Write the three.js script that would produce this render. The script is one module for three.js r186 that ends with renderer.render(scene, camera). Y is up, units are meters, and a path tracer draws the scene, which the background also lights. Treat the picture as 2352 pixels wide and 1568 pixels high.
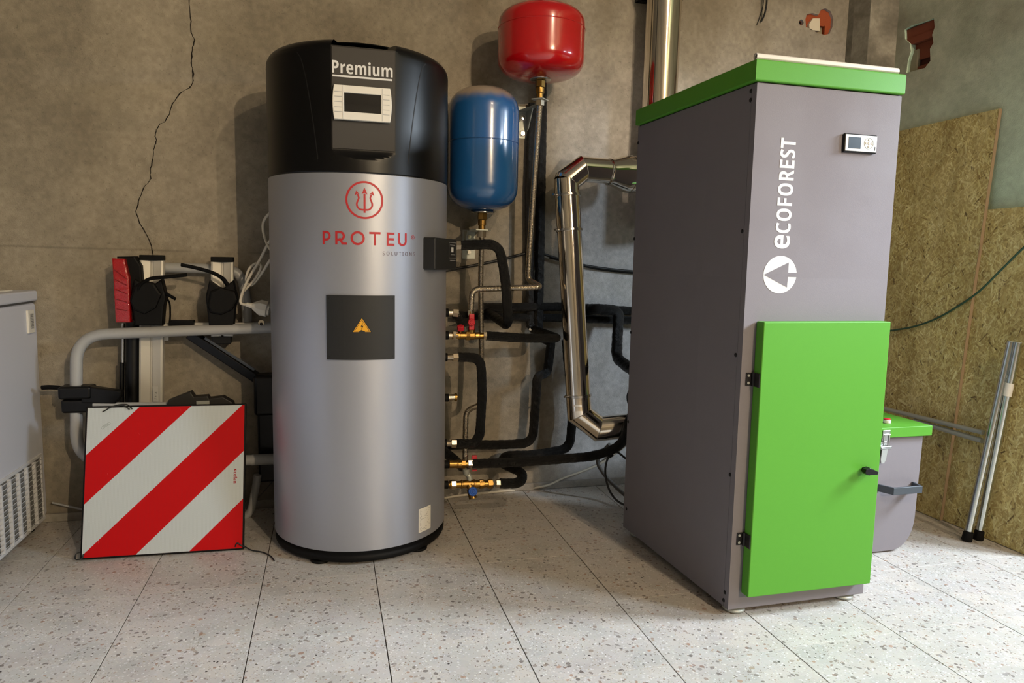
import * as THREE from 'three';
import { FontLoader } from 'three/addons/loaders/FontLoader.js';
import { RoundedBoxGeometry } from 'three/addons/geometries/RoundedBoxGeometry.js';
import { RectAreaLightUniformsLib } from 'three/addons/lights/RectAreaLightUniformsLib.js';
import { mergeGeometries, toCreasedNormals } from 'three/addons/utils/BufferGeometryUtils.js';

// ---------------------------------------------------------------- camera, sky, lights, exposure
const scene = new THREE.Scene();
const camera = new THREE.PerspectiveCamera(2 * Math.atan(784 / 1604.4) * 180 / Math.PI, 2352 / 1568, 0.05, 50);
camera.rotation.order = 'YXZ';
camera.position.set(0, 1.05, 0);
camera.rotation.set(-0.1115, -0.259, 0.0192);
scene.add(camera);

const renderer = new THREE.WebGLRenderer({ antialias: true });
renderer.toneMapping = THREE.LinearToneMapping;
renderer.toneMappingExposure = 1.0;
renderer.shadowMap.enabled = true;
RectAreaLightUniformsLib.init();

scene.background = new THREE.Color(0.75, 0.87, 1.0);     // overcast daylight outside the window
scene.backgroundIntensity = 2.0;

// past the boards the right wall opens, under a lintel added to hold window light off the left wall, to a bay whose high windows give the daylight
const FAR = 4.4, WINS = [{ z0: -1.3, z1: -0.45, y0: 2.1, y1: 3.3 }, { z0: 0.2, z1: 1.1, y0: 2.1, y1: 3.3 }];
for (const w of WINS) {
  const day = new THREE.RectAreaLight(new THREE.Color(0.76, 0.88, 1.0), [150, 78][WINS.indexOf(w)], w.z1 - w.z0 - 0.08, w.y1 - w.y0 - 0.08);
  day.position.set(FAR + 0.03, (w.y0 + w.y1) / 2, (w.z0 + w.z1) / 2);
  day.lookAt(0, (w.y0 + w.y1) / 2, (w.z0 + w.z1) / 2);
  scene.add(day);
}
const LAMPS = [[2.35, 2.95, 4.4, 49], [1.6, 3.3, 0.9, 9]];
const LAMP_COLOR = new THREE.Color(1.0, 0.75, 0.5);

// ---------------------------------------------------------------- helpers
const V = (a) => new THREE.Vector3(a[0], a[1], a[2]);
const taken = new Map();
function numbered(n) { const k = taken.get(n) || 0; taken.set(n, k + 1); return k ? n + '_' + String(k).padStart(3, '0') : n; }
let seedState = 12345;
function seed(s) { seedState = s >>> 0; }
function rnd() { seedState = (Math.imul(seedState, 1664525) + 1013904223) >>> 0; return seedState / 4294967296; }
const rr = (a, b) => a + (b - a) * rnd();
function tag(o, label, category, group) { o.userData.label = label; o.userData.category = category; if (group) o.userData.group = group; return o; }
function thing(name, label, category, pos = [0, 0, 0], group) {
  const o = new THREE.Group(); o.name = numbered(name); o.position.set(...pos); scene.add(o); return tag(o, label, category, group);
}
// geometry is given in room coordinates and moved into the frame of its thing
function part(name, geo, mat, parent, label) {
  const m = new THREE.Mesh(geo, mat); m.name = parent === scene ? numbered(name) : name;
  let p = parent, off = new THREE.Vector3();
  while (p && p !== scene) { off.add(p.position); p = p.parent; }
  if (off.lengthSq() > 0) geo.translate(-off.x, -off.y, -off.z);
  if (label) m.userData.label = label;
  m.castShadow = m.receiveShadow = true; parent.add(m); return m;
}
function struct(name, geo, mat) { const m = part(name, geo, mat, scene); m.userData.kind = 'structure'; return m; }
const merge = (list) => mergeGeometries(list.map((g) => { let q = g.index ? g.toNonIndexed() : g; for (const k of Object.keys(q.attributes)) if (!['position', 'normal', 'uv'].includes(k)) q.deleteAttribute(k); return q; }));
function box(x0, x1, y0, y1, z0, z1, r = 0) {
  const w = x1 - x0, h = y1 - y0, d = z1 - z0;
  const g = r ? new RoundedBoxGeometry(w, h, d, 2, r) : new THREE.BoxGeometry(w, h, d);
  g.translate((x0 + x1) / 2, (y0 + y1) / 2, (z0 + z1) / 2); return g;
}
function orient(g, from, to) {          // a geometry along +y from the origin laid from one point towards another
  const d = V(to).sub(V(from)); g.applyQuaternion(new THREE.Quaternion().setFromUnitVectors(new THREE.Vector3(0, 1, 0), d.normalize())); g.translate(...from); return g;
}
function rod(a, b, r, n = 16, r2 = r) { const L = V(b).distanceTo(V(a)); const g = new THREE.CylinderGeometry(r2, r, L, n); g.translate(0, L / 2, 0); return orient(g, a, b); }
function lathe(profile, at, n = 64) { const g = new THREE.LatheGeometry(profile.map((p) => new THREE.Vector2(p[0], p[1])), n); g.translate(...at); return g; }
// profile of [distance along, radius] steps turned about the line from a to b
function turned(a, b, profile, n = 20) {
  const g = new THREE.LatheGeometry(profile.map((p) => new THREE.Vector2(Math.max(p[1], 1e-4), p[0])), n); return toCreasedNormals(orient(g, a, b), 0.6);
}
function hexnut(a, b, r) { const g = rod(a, b, r, 6); return toCreasedNormals(g, 0.3); }
function lerp3(a, b, t) { return [a[0] + (b[0] - a[0]) * t, a[1] + (b[1] - a[1]) * t, a[2] + (b[2] - a[2]) * t]; }
const add3 = (a, x, y, z) => [a[0] + x, a[1] + y, a[2] + z];
// a route of straight runs with rounded corners
function route(pts, bend) {
  const c = new THREE.CurvePath(), P = pts.map(V); let last = P[0];
  for (let i = 1; i < P.length - 1; i++) {
    const r = Math.min(bend, P[i].distanceTo(P[i - 1]) * 0.48, P[i].distanceTo(P[i + 1]) * 0.48);
    const a = P[i].clone().add(P[i - 1].clone().sub(P[i]).setLength(r)), b = P[i].clone().add(P[i + 1].clone().sub(P[i]).setLength(r));
    if (a.distanceTo(last) > 1e-4) c.add(new THREE.LineCurve3(last, a)); c.add(new THREE.QuadraticBezierCurve3(a, P[i], b)); last = b;
  }
  c.add(new THREE.LineCurve3(last, P[P.length - 1])); return c;
}
const spline = (pts) => new THREE.CatmullRomCurve3(pts.map(V), false, 'centripetal');
// a swept tube whose radius may vary along (and around) its length, with closed ends
function sweep(curve, radius, step = 0.01, n = 12) {
  const L = curve.getLength(), m = Math.max(2, Math.ceil(L / step)), pts = [];
  for (let i = 0; i <= m; i++) pts.push(curve.getPointAt(i / m));
  const pos = [], nor = [], uv = [], idx = []; let N = null;
  for (let i = 0; i <= m; i++) {
    const T = pts[Math.min(i + 1, m)].clone().sub(pts[Math.max(i - 1, 0)]).normalize();
    if (!N) { N = new THREE.Vector3(0.13, 0.3, 0.9); }
    N.sub(T.clone().multiplyScalar(N.dot(T))).normalize();
    const B = T.clone().cross(N);
    for (let j = 0; j <= n; j++) {
      const a = (j % n) / n * Math.PI * 2, r = typeof radius === 'function' ? radius(i / m * L, a, L) : radius;
      const d = N.clone().multiplyScalar(Math.cos(a)).addScaledVector(B, Math.sin(a));
      pos.push(pts[i].x + d.x * r, pts[i].y + d.y * r, pts[i].z + d.z * r); nor.push(d.x, d.y, d.z); uv.push(j / n * 0.12, i / m * L);
    }
  }
  for (let i = 0; i < m; i++) for (let j = 0; j < n; j++) { const a = i * (n + 1) + j, b = a + n + 1; idx.push(a, a + 1, b, b, a + 1, b + 1); }
  for (const [row, sgn] of [[0, -1], [m, 1]]) {
    const c = pos.length / 3, T = pts[row ? m : 1].clone().sub(pts[row ? m - 1 : 0]).normalize().multiplyScalar(sgn);
    pos.push(pts[row].x, pts[row].y, pts[row].z); nor.push(T.x, T.y, T.z); uv.push(0, 0);
    for (let j = 0; j <= n; j++) { const k = (row * (n + 1) + j) * 3; pos.push(pos[k], pos[k + 1], pos[k + 2]); nor.push(T.x, T.y, T.z); uv.push(0, 0); }
    for (let j = 0; j < n; j++) if (sgn > 0) idx.push(c, c + 1 + j, c + 2 + j); else idx.push(c, c + 2 + j, c + 1 + j);
  }
  const g = new THREE.BufferGeometry();
  g.setAttribute('position', new THREE.Float32BufferAttribute(pos, 3)); g.setAttribute('normal', new THREE.Float32BufferAttribute(nor, 3)); g.setAttribute('uv', new THREE.Float32BufferAttribute(uv, 2)); g.setIndex(idx);
  if (typeof radius === 'function') g.computeVertexNormals();
  return g;
}
const wavy = (r, pitch, depth) => (s) => r + depth * Math.sin(s / pitch * Math.PI * 2);
// wrapped foam: slightly lumpy, with a wrinkle every few centimetres
function foam(r, k = 1) { return (s, a) => r * (1 + 0.035 * Math.sin(s * 61 + k) * Math.sin(a * 2 + s * 17 + k) + 0.025 * Math.sin(s * 173 + a * 3 + k * 2) + 0.02 * Math.sin(s * 397 + k)); }
// flat ribbon along a 2-D polyline, mitred
function ribbon(pts, w, closed = false) {
  const n = pts.length, pos = [], idx = [];
  for (let i = 0; i < n; i++) {
    const p = pts[i], a = closed ? pts[(i + n - 1) % n] : pts[Math.max(i - 1, 0)], b = closed ? pts[(i + 1) % n] : pts[Math.min(i + 1, n - 1)];
    let d1 = [p[0] - a[0], p[1] - a[1]], d2 = [b[0] - p[0], b[1] - p[1]];
    if (Math.hypot(...d1) < 1e-9) d1 = d2; if (Math.hypot(...d2) < 1e-9) d2 = d1;
    const l1 = Math.hypot(...d1), l2 = Math.hypot(...d2), n1 = [-d1[1] / l1, d1[0] / l1], n2 = [-d2[1] / l2, d2[0] / l2];
    let m = [n1[0] + n2[0], n1[1] + n2[1]]; const q = Math.max(0.35, (m[0] * n1[0] + m[1] * n1[1])); m = [m[0] / q, m[1] / q];
    pos.push(p[0] + m[0] * w / 2, p[1] + m[1] * w / 2, 0, p[0] - m[0] * w / 2, p[1] - m[1] * w / 2, 0);
  }
  for (let i = 0; i < (closed ? n : n - 1); i++) { const a = 2 * i, b = 2 * ((i + 1) % n); idx.push(a, a + 1, b, b, a + 1, b + 1); }
  const g = new THREE.BufferGeometry(); g.setAttribute('position', new THREE.Float32BufferAttribute(pos, 3)); g.setIndex(idx);
  g.setAttribute('uv', new THREE.Float32BufferAttribute(new Float32Array(pos.length / 3 * 2), 2)); g.computeVertexNormals(); return g;
}
const arc = (cx, cy, r, a0, a1, n = 24) => Array.from({ length: n + 1 }, (_, i) => { const a = (a0 + (a1 - a0) * i / n) * Math.PI / 180; return [cx + r * Math.cos(a), cy + r * Math.sin(a)]; });
const poly = (pts) => new THREE.ShapeGeometry(new THREE.Shape(pts.map((p) => new THREE.Vector2(p[0], p[1]))));
const plate = (pts, depth, bevel = 0) => new THREE.ExtrudeGeometry(new THREE.Shape(pts.map((p) => new THREE.Vector2(p[0], p[1]))), { depth, bevelEnabled: bevel > 0, bevelSize: bevel, bevelThickness: bevel, bevelSegments: 2 });

const prism = (pts, y0, y1, bevel = 0) => { const g = new THREE.ExtrudeGeometry(new THREE.Shape(pts.map((p) => new THREE.Vector2(p[0], -p[1]))), { depth: y1 - y0 - 2 * bevel, bevelEnabled: bevel > 0, bevelSize: bevel, bevelThickness: bevel, bevelOffset: -bevel, bevelSegments: 3 }); g.rotateX(-Math.PI / 2); g.translate(0, y0 + bevel, 0); return g; };
// texture coordinates in metres, by the side each face looks to
function metreUV(g) { const q = g.index ? g.toNonIndexed() : g, p = q.attributes.position, n = q.attributes.normal, uv = q.attributes.uv; for (let i = 0; i < p.count; i++) { const ax = Math.abs(n.getX(i)), ay = Math.abs(n.getY(i)), az = Math.abs(n.getZ(i)); if (ay > ax && ay > az) uv.setXY(i, p.getX(i), p.getZ(i)); else if (ax > az) uv.setXY(i, p.getZ(i), p.getY(i)); else uv.setXY(i, p.getX(i), p.getY(i)); } return q; }

// ---------------------------------------------------------------- noise and textures
function lattice(s) { seed(s); const t = new Float32Array(65536); for (let i = 0; i < 65536; i++) t[i] = rnd(); return t; }
const LAT = lattice(777);
function vnoise(x, y) {
  const xi = Math.floor(x), yi = Math.floor(y); let fx = x - xi, fy = y - yi; fx = fx * fx * (3 - 2 * fx); fy = fy * fy * (3 - 2 * fy);
  const h = (a, b) => LAT[((a & 255) << 8) | (b & 255)];
  const a = h(xi, yi), b = h(xi + 1, yi), c = h(xi, yi + 1), d = h(xi + 1, yi + 1);
  return a + (b - a) * fx + (c - a) * fy + (a - b - c + d) * fx * fy;
}
function fbm(x, y, o) { let s = 0, a = 0.5, t = 0; for (let i = 0; i < o; i++) { s += a * vnoise(x, y); t += a; a *= 0.55; x = x * 2.03 + 17.1; y = y * 2.03 + 5.3; } return s / t; }
const clamp = (v, a = 0, b = 1) => Math.min(b, Math.max(a, v));
const smooth = (a, b, v) => { const t = clamp((v - a) / (b - a)); return t * t * (3 - 2 * t); };
const mixc = (a, b, t) => [a[0] + (b[0] - a[0]) * t, a[1] + (b[1] - a[1]) * t, a[2] + (b[2] - a[2]) * t];
function dataTex(w, h, fn, srgb = true) {
  const d = new Uint8Array(w * h * 4);
  for (let j = 0; j < h; j++) for (let i = 0; i < w; i++) { const c = fn((i + 0.5) / w, (j + 0.5) / h), k = (j * w + i) * 4; d[k] = clamp(c[0], 0, 255); d[k + 1] = clamp(c[1], 0, 255); d[k + 2] = clamp(c[2], 0, 255); d[k + 3] = 255; }
  const t = new THREE.DataTexture(d, w, h); t.magFilter = t.minFilter = THREE.LinearFilter; t.wrapS = t.wrapT = THREE.RepeatWrapping; if (srgb) t.colorSpace = THREE.SRGBColorSpace; t.needsUpdate = true; return t;
}
function canvasTex(w, h, draw, srgb = true) {
  const c = document.createElement('canvas'); c.width = w; c.height = h; draw(c.getContext('2d'), w, h);
  const t = new THREE.CanvasTexture(c); t.wrapS = t.wrapT = THREE.RepeatWrapping; if (srgb) t.colorSpace = THREE.SRGBColorSpace; return t;
}
function rep(t, x, y, ox = 0, oy = 0) { const q = t.clone(); q.repeat.set(x, y); q.offset.set(ox, oy); q.needsUpdate = true; return q; }
const std = (color, roughness, metalness = 0, more = {}) => new THREE.MeshStandardMaterial({ color, roughness, metalness, ...more });
const phys = (o) => new THREE.MeshPhysicalMaterial(o);

// rough cement render: fine sand grain for the bump of walls
const grainTex = dataTex(512, 512, (u, v) => { const n = 255 * (0.55 * fbm(u * 64, v * 64, 3) + 0.45 * vnoise(u * 256, v * 256)); return [n, n, n]; }, false);
// back wall, x -1.95..2.85 and y 0..2.85
const BW = { x0: -1.95, x1: 2.85, y0: 0, y1: 2.85 };
const backTex = dataTex(2048, 1216, (u, v) => {
  const x = BW.x0 + u * (BW.x1 - BW.x0), y = v * BW.y1;
  const m = fbm(x * 1.7 + 3, y * 1.7, 5), f = fbm(x * 9 + 40, y * 9, 4), g = fbm(x * 60, y * 60, 3), sp = vnoise(x * 230, y * 230);
  let c = mixc([124, 117, 104], [158, 150, 135], smooth(0.2, 0.8, m * 0.65 + f * 0.35));
  c = mixc(c, [146, 136, 116], 0.35 * smooth(0.5, 0.8, fbm(x * 2.3 + 90, y * 2.3, 4)));
  // paler render behind the boiler, with cool daylight painted into its colour
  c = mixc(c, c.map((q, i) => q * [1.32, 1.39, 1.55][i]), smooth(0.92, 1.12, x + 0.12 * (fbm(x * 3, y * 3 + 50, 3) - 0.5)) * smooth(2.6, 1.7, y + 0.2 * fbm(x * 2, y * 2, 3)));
  const k = 0.9 + 0.2 * g; c = c.map((q) => q * k);
  if (sp > 0.93) c = c.map((q) => q * 0.86); if (sp < 0.05) c = c.map((q) => q * 1.07);
  // damp runs down from the slab
  for (const [sx, w, len, s] of [[0.62, 0.06, 0.6, 0.2], [0.86, 0.05, 0.35, 0.16], [1.72, 0.16, 0.75, 0.2], [1.2, 0.05, 0.9, 0.12], [2.0, 0.04, 0.6, 0.12], [-0.95, 0.05, 0.3, 0.14]]) {
    const wob = 0.05 * (fbm(y * 3, sx * 7, 3) - 0.5), q = Math.exp(-(((x - sx - wob) / w) ** 2)) * smooth(2.4 - len, 2.4, y) * (0.5 + fbm(x * 14, y * 4, 3));
    c = mixc(c, [92, 80, 62], clamp(q * s * 2.2));
  }
  // joint left by the shuttering boards
  const j = Math.exp(-(((y - 1.075 + 0.006 * (x + 1) - 0.004 * vnoise(x * 7, 3)) / 0.004) ** 2)) * smooth(0.25, 0.55, vnoise(x * 5, 9));
  if (x < 0.55) c = mixc(c, [78, 72, 64], 0.3 * j);
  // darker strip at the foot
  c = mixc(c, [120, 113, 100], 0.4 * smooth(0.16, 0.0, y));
  return c;
});
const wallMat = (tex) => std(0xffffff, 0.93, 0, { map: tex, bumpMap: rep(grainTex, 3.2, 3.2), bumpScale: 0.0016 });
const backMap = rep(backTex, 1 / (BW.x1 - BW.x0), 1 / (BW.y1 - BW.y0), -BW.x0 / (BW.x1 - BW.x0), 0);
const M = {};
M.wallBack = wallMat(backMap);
const rightTex = dataTex(1024, 1024, (u, v) => {
  const z = u * 5, y = v * 2.85, m = fbm(z * 2 + 11, y * 2 + 4, 5), f = fbm(z * 10, y * 10, 4), g = fbm(z * 50, y * 50, 3);
  let c = mixc([160, 164, 146], [190, 194, 176], smooth(0.3, 0.72, m * 0.65 + f * 0.35));
  c = mixc(c, [196, 222, 200], smooth(2.15, 1.15, y + 0.5 * (fbm(z * 2.2 + 7, y * 1.5, 4) - 0.5)) * 0.95);   // the green distemper that is left, lightened low down to carry bounced light
  c = mixc(c, [138, 132, 116], 0.6 * smooth(0.52, 0.75, fbm(z * 3 + 60, y * 3 + 2, 4)) * smooth(1.7, 2.3, y));
  return c.map((q) => q * (0.93 + 0.14 * g));
});
M.wallRight = wallMat(rep(rightTex, 1 / 5, 1 / 2.85));
const plainTex = dataTex(512, 512, (u, v) => { const m = fbm(u * 8, v * 8, 5), g = fbm(u * 90, v * 90, 3); return mixc([96, 94, 92], [126, 124, 120], m).map((q) => q * (0.92 + 0.16 * g)); });
M.wallPlain = wallMat(rep(plainTex, 0.5, 0.5));
M.column = wallMat(rep(dataTex(512, 512, (u, v) => { const m = fbm(u * 5, v * 9, 5), g = fbm(u * 80, v * 80, 3); return mixc([112, 108, 98], [158, 154, 142], smooth(0.25, 0.75, m)).map((q) => q * (0.9 + 0.2 * g)); }), 1, 1));
M.wallFoot = wallMat(rep(dataTex(256, 256, (u, v) => { const m = fbm(u * 8, v * 8, 5), g = fbm(u * 60, v * 60, 3); return mixc([122, 118, 110], [156, 152, 144], m).map((q) => q * (0.92 + 0.16 * g)); }), 1, 1));
M.ceiling = std(0x8a8884, 0.95);

// terrazzo: three tiles by three, 1890 pixels to the metre
const TILE = 0.3615;
const terrTex = canvasTex(2048, 2048, (g, W) => {
  const S = W / (3 * TILE); seed(4242);
  g.fillStyle = 'rgb(186,180,172)'; g.fillRect(0, 0, W, W);
  const chip = (x, y, r, col) => { g.fillStyle = col; g.beginPath(); const n = 5 + Math.floor(rnd() * 3), a0 = rnd() * 6.28, e = rr(0.45, 1), t = rnd() * 3.14; for (let i = 0; i < n; i++) { const a = a0 + i / n * 6.283, q = r * rr(0.72, 1.12); const px = Math.cos(a) * q, py = Math.sin(a) * q * e; g.lineTo(x + px * Math.cos(t) - py * Math.sin(t), y + px * Math.sin(t) + py * Math.cos(t)); } g.fill(); };
  for (let k = 0; k < 900; k++) { const v = Math.floor(rr(155, 190)); g.fillStyle = `rgba(${v + 2},${v},${v - 4},0.22)`; g.beginPath(); g.ellipse(rnd() * W, rnd() * W, rr(30, 110), rr(30, 110), 0, 0, 6.3); g.fill(); }
  for (let k = 0; k < 15000; k++) { const v = rr(164, 214); chip(rnd() * W, rnd() * W, S * rr(0.0012, 0.0042), `rgba(${v | 0},${(v - rr(0, 4)) | 0},${(v - rr(0, 12)) | 0},0.8)`); }
  for (let k = 0; k < 5200; k++) { const v = rr(104, 160); chip(rnd() * W, rnd() * W, S * rr(0.0009, 0.0026), `rgba(${v | 0},${(v - 12) | 0},${(v - rr(20, 40)) | 0},0.8)`); }
  const cols = [[140, 124, 112], [122, 114, 108], [130, 104, 92], [104, 96, 90], [156, 138, 118], [132, 128, 124], [92, 84, 80], [112, 104, 98], [148, 114, 94], [124, 112, 104]];
  for (let k = 0; k < 2100; k++) { const c = cols[Math.floor(rnd() * cols.length)], d = rr(-14, 14), s = rnd(); chip(rnd() * W, rnd() * W, S * (0.0024 + 0.006 * s * s), `rgba(${(c[0] + d) | 0},${(c[1] + d) | 0},${(c[2] + d) | 0},0.68)`); }
  for (let k = 0; k < 60; k++) chip(rnd() * W, rnd() * W, S * rr(0.0025, 0.005), 'rgb(54,48,46)');
});
M.tile = std(0xffffff, 0.42, 0, { map: terrTex });
M.grout = std(0x463e34, 0.95);
M.groutPale = std(0xb3a892, 0.95);
// strand board: flakes lying every way
const osbTex = canvasTex(1024, 2048, (g, W, H) => {
  seed(99); const blot = () => { for (let k = 0; k < 260; k++) { const l = rnd() < 0.5; g.fillStyle = l ? 'rgba(226,214,160,0.10)' : 'rgba(96,72,34,0.10)'; g.beginPath(); g.ellipse(rnd() * W, rnd() * H, rr(14, 60), rr(30, 190), rr(-0.4, 0.4), 0, 6.3); g.fill(); } }; g.fillStyle = 'rgb(174,154,96)'; g.fillRect(0, 0, W, H);
  for (let k = 0; k < 34000; k++) {
    const x = rnd() * W, y = rnd() * H, L = rr(6, 34) * (rnd() < 0.1 ? 2 : 1), w = rr(2, 8) * (L > 40 ? 1.7 : 1), a = Math.PI / 2 + rr(-1.25, 1.25), t = rnd();
    const c = t < 0.42 ? [212, 200, 136] : t < 0.6 ? [226, 220, 164] : t < 0.82 ? [188, 168, 104] : t < 0.945 ? [150, 126, 72] : [78, 60, 32], d = rr(-12, 12), s = t >= 0.97 ? 0.4 : 1;
    g.fillStyle = `rgba(${(c[0] + d) | 0},${(c[1] + d) | 0},${(c[2] + d * 0.8) | 0},${rr(0.4, 0.9)})`;
    g.save(); g.translate(x, y); g.rotate(a); g.beginPath(); g.moveTo(-L * s / 2, -w * s / 3); g.lineTo(L * s * 0.4, -w * s / 2); g.lineTo(L * s / 2, w * s * 0.2); g.lineTo(-L * s * 0.42, w * s / 2); g.fill(); g.restore();
  }
  blot();
});
M.osb = std(0xffffff, 0.72, 0, { map: rep(osbTex, 1 / 1.0, 1 / 2.0), bumpMap: rep(osbTex, 1 / 1.0, 1 / 2.0), bumpScale: 0.001 });
M.osbEdge = std(0x8f7b60, 0.85);

// paints, metals, plastics
const fineTex = dataTex(256, 256, (u, v) => { const n = 255 * (0.5 * vnoise(u * 128, v * 128) + 0.5 * vnoise(u * 64 + 9, v * 64)); return [n, n, n]; }, false);
const smudgeTex = dataTex(512, 512, (u, v) => { const n = smooth(0.3, 0.8, fbm(u * 5, v * 5, 5)); const q = 165 + 60 * n; return [q, q, q]; }, false);
M.greyPaint = phys({ color: 0x7a767b, roughness: 1.0, metalness: 0, specularIntensity: 0.45, bumpMap: rep(fineTex, 12, 12), bumpScale: 0.00012, roughnessMap: smudgeTex });
M.greenPaint = phys({ color: 0x50932a, roughness: 0.55, metalness: 0, specularIntensity: 0.5, clearcoat: 0.1, clearcoatRoughness: 0.35, bumpMap: rep(fineTex, 10, 10), bumpScale: 0.00008 });
M.silver = phys({ color: 0xa2a6b1, roughness: 0.44, metalness: 0.62, bumpMap: rep(fineTex, 20, 20), bumpScale: 0.00006, anisotropy: 0.35, anisotropyRotation: Math.PI / 2 });
M.blackPlastic = phys({ color: 0x060607, roughness: 0.36, specularIntensity: 0.6 });
M.blackMatte = phys({ color: 0x080808, roughness: 0.6, specularIntensity: 0.35 });
M.panelBlack = std(0x2b2825, 0.6);
M.darkBox = std(0x141516, 0.55);
M.rubber = phys({ color: 0x070707, roughness: 0.7, specularIntensity: 0.4 });
M.foam = phys({ color: 0x060606, roughness: 0.42, specularIntensity: 0.55, bumpMap: rep(fineTex, 26, 3), bumpScale: 0.0022 });
M.redPrint = std(0xb21f26, 0.5);
M.greyPrint = std(0x6a5c66, 0.5);
M.whitePrint = std(0xd2d3d2, 0.5);
M.whitePlastic = std(0xd8d5cb, 0.45);
M.brass = std(0x97763f, 0.34, 1);
M.nickel = std(0xc9bca6, 0.26, 1);
M.steel = std(0xc4c1bb, 0.22, 1);
M.flue = std(0xe0d8cc, 0.09, 1, { roughnessMap: null });
M.zinc = std(0xa9ada6, 0.45, 0.4);
M.zincDark = std(0x6f706f, 0.7);
M.chrome = std(0xbfc2bd, 0.2, 1);
M.redTank = phys({ color: 0xb30a12, roughness: 0.2, clearcoat: 0.8, clearcoatRoughness: 0.06 });
M.dust = std(0x8d8072, 0.95);
M.redKnob = std(0xb8202c, 0.4);
M.blueKnob = std(0x2257b4, 0.4);
M.greyTube = std(0xa2a4a5, 0.42, 0.1);
M.alu = std(0xc4c2ba, 0.5, 0.25);
M.redLens = phys({ color: 0x9a070b, roughness: 0.16, clearcoat: 0.6, bumpMap: rep(fineTex, 6, 6), bumpScale: 0.001 });
M.whiteEnamel = phys({ color: 0xc4c8d4, roughness: 0.4, clearcoat: 0.3, clearcoatRoughness: 0.3 });
M.whiteGrille = std(0xc2c4c8, 0.5);
M.whiteCable = std(0xc9c3b4, 0.5);
M.greyCable = std(0x55534f, 0.6);
M.blackCable = std(0x111111, 0.5);
M.greenHose = std(0x274a38, 0.5);
M.hinge = std(0x232122, 0.4, 0.5);
M.screen = phys({ color: 0x0b0d11, roughness: 0.12, clearcoat: 1, clearcoatRoughness: 0.05 });
M.lcd = phys({ color: 0x3c4650, roughness: 0.2, clearcoat: 0.6 });
M.yellow = std(0xe0a21a, 0.5);
M.black = std(0x0a0a0a, 0.6);
M.terracotta = std(0xb0552f, 0.9, 0, { map: rep(dataTex(128, 128, (u, v) => { const n = 200 + 55 * fbm(u * 12, v * 12, 4); return [n, n, n]; }), 8, 8) });
M.brickRed = std(0x7d3f2a, 0.9);
M.brickDark = std(0x4a241a, 0.95);
M.mortar = std(0x8d8672, 0.95);
M.paleWood = std(0xd8d0be, 0.7);
M.creamTube = std(0xd9d3c9, 0.5);
M.glass = phys({ color: 0xffffff, roughness: 0.02, transmission: 1, thickness: 0, ior: 1.5 });
M.frame = std(0x8a8d8c, 0.45, 0.3);

const font = await new FontLoader().loadAsync('fonts/droid/droid_sans_bold.typeface.json');
const fontR = await new FontLoader().loadAsync('fonts/droid/droid_sans_regular.typeface.json');
// lettering as flat cut-outs; stretched to the width and cap height wanted
function lettering(str, f, height, width, spacing = 0) {
  const gs = []; let x = 0;
  for (const ch of str) {
    if (ch !== ' ') { const g = new THREE.ShapeGeometry(f.generateShapes(ch, 1), 5); g.translate(x, 0, 0); gs.push(g.toNonIndexed()); }
    const gl = f.data.glyphs[ch] || f.data.glyphs['n']; x += gl.ha / f.data.resolution + spacing;
  }
  const g = mergeGeometries(gs); g.computeBoundingBox(); const b = g.boundingBox;
  g.translate(-b.min.x, 0, 0); const cap = new THREE.ShapeGeometry(f.generateShapes('E', 1)); cap.computeBoundingBox();
  const ky = height / cap.boundingBox.max.y; g.scale(width / (b.max.x - b.min.x), ky, 1); return g;
}

// ---------------------------------------------------------------- the room
const WZ = -3.04, RX = 2.63;
{
  // floor: a bed of grout with every tile laid on it
  const floor = struct('floor', box(-1.95, 5.4, -0.15, -0.004, -3.2, 7.6), M.grout);
  const s = TILE / 2 - 0.0014, k2 = 0.0009, c = 0.0004, variants = [];
  for (let k = 0; k < 9; k++) {
    const ring = [[-s, -0.012], [-s, -c], [-s + c, 0]], pos = [], uv = [], idx = [];
    const sq = (h, y) => [[-h, y, -h - k2], [h, y, -h - k2], [h, y, h + k2], [-h, y, h + k2]];
    const L = [sq(s, -0.012), sq(s, -c), sq(s - c, 0)]; const q = (a, b, cc, d) => { for (const p of [a, b, cc, a, cc, d]) { pos.push(...p); uv.push(((k % 3) + 0.5 + p[0] / TILE) / 3, (Math.floor(k / 3) + 0.5 + p[2] / TILE) / 3); } };
    for (let l = 0; l < 2; l++) for (let i = 0; i < 4; i++) { const j = (i + 1) % 4; q(L[l][j], L[l][i], L[l + 1][i], L[l + 1][j]); }
    q(L[2][3], L[2][2], L[2][1], L[2][0]);
    const g = new THREE.BufferGeometry(); g.setAttribute('position', new THREE.Float32BufferAttribute(pos, 3)); g.setAttribute('uv', new THREE.Float32BufferAttribute(uv, 2)); g.computeVertexNormals(); variants.push(g);
  }
  seed(31);
  const X0 = -0.5767, Z0 = -1.5781;         // the joints measured in the photograph
  for (let i = -4; i <= 13; i++) for (let j = -5; j <= 7; j++) {
    const x = X0 + (i + 0.5) * TILE, z = Z0 + (j + 0.5) * TILE;
    if (x - TILE / 2 > 2.75 && z + TILE / 2 < -1.8) continue;
    const m = new THREE.Mesh(variants[Math.floor(rnd() * 9)], M.tile); m.name = 'tile'; m.position.set(x, rr(-0.0006, 0), z); m.rotation.y = Math.floor(rnd() * 2) * Math.PI; m.castShadow = m.receiveShadow = true; floor.add(m);
  }
  part('screed', box(-1.8, 5.3, -0.01, -0.0015, 1.33, 7.5), std(0x9a938a, 0.6), floor);
}
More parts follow.
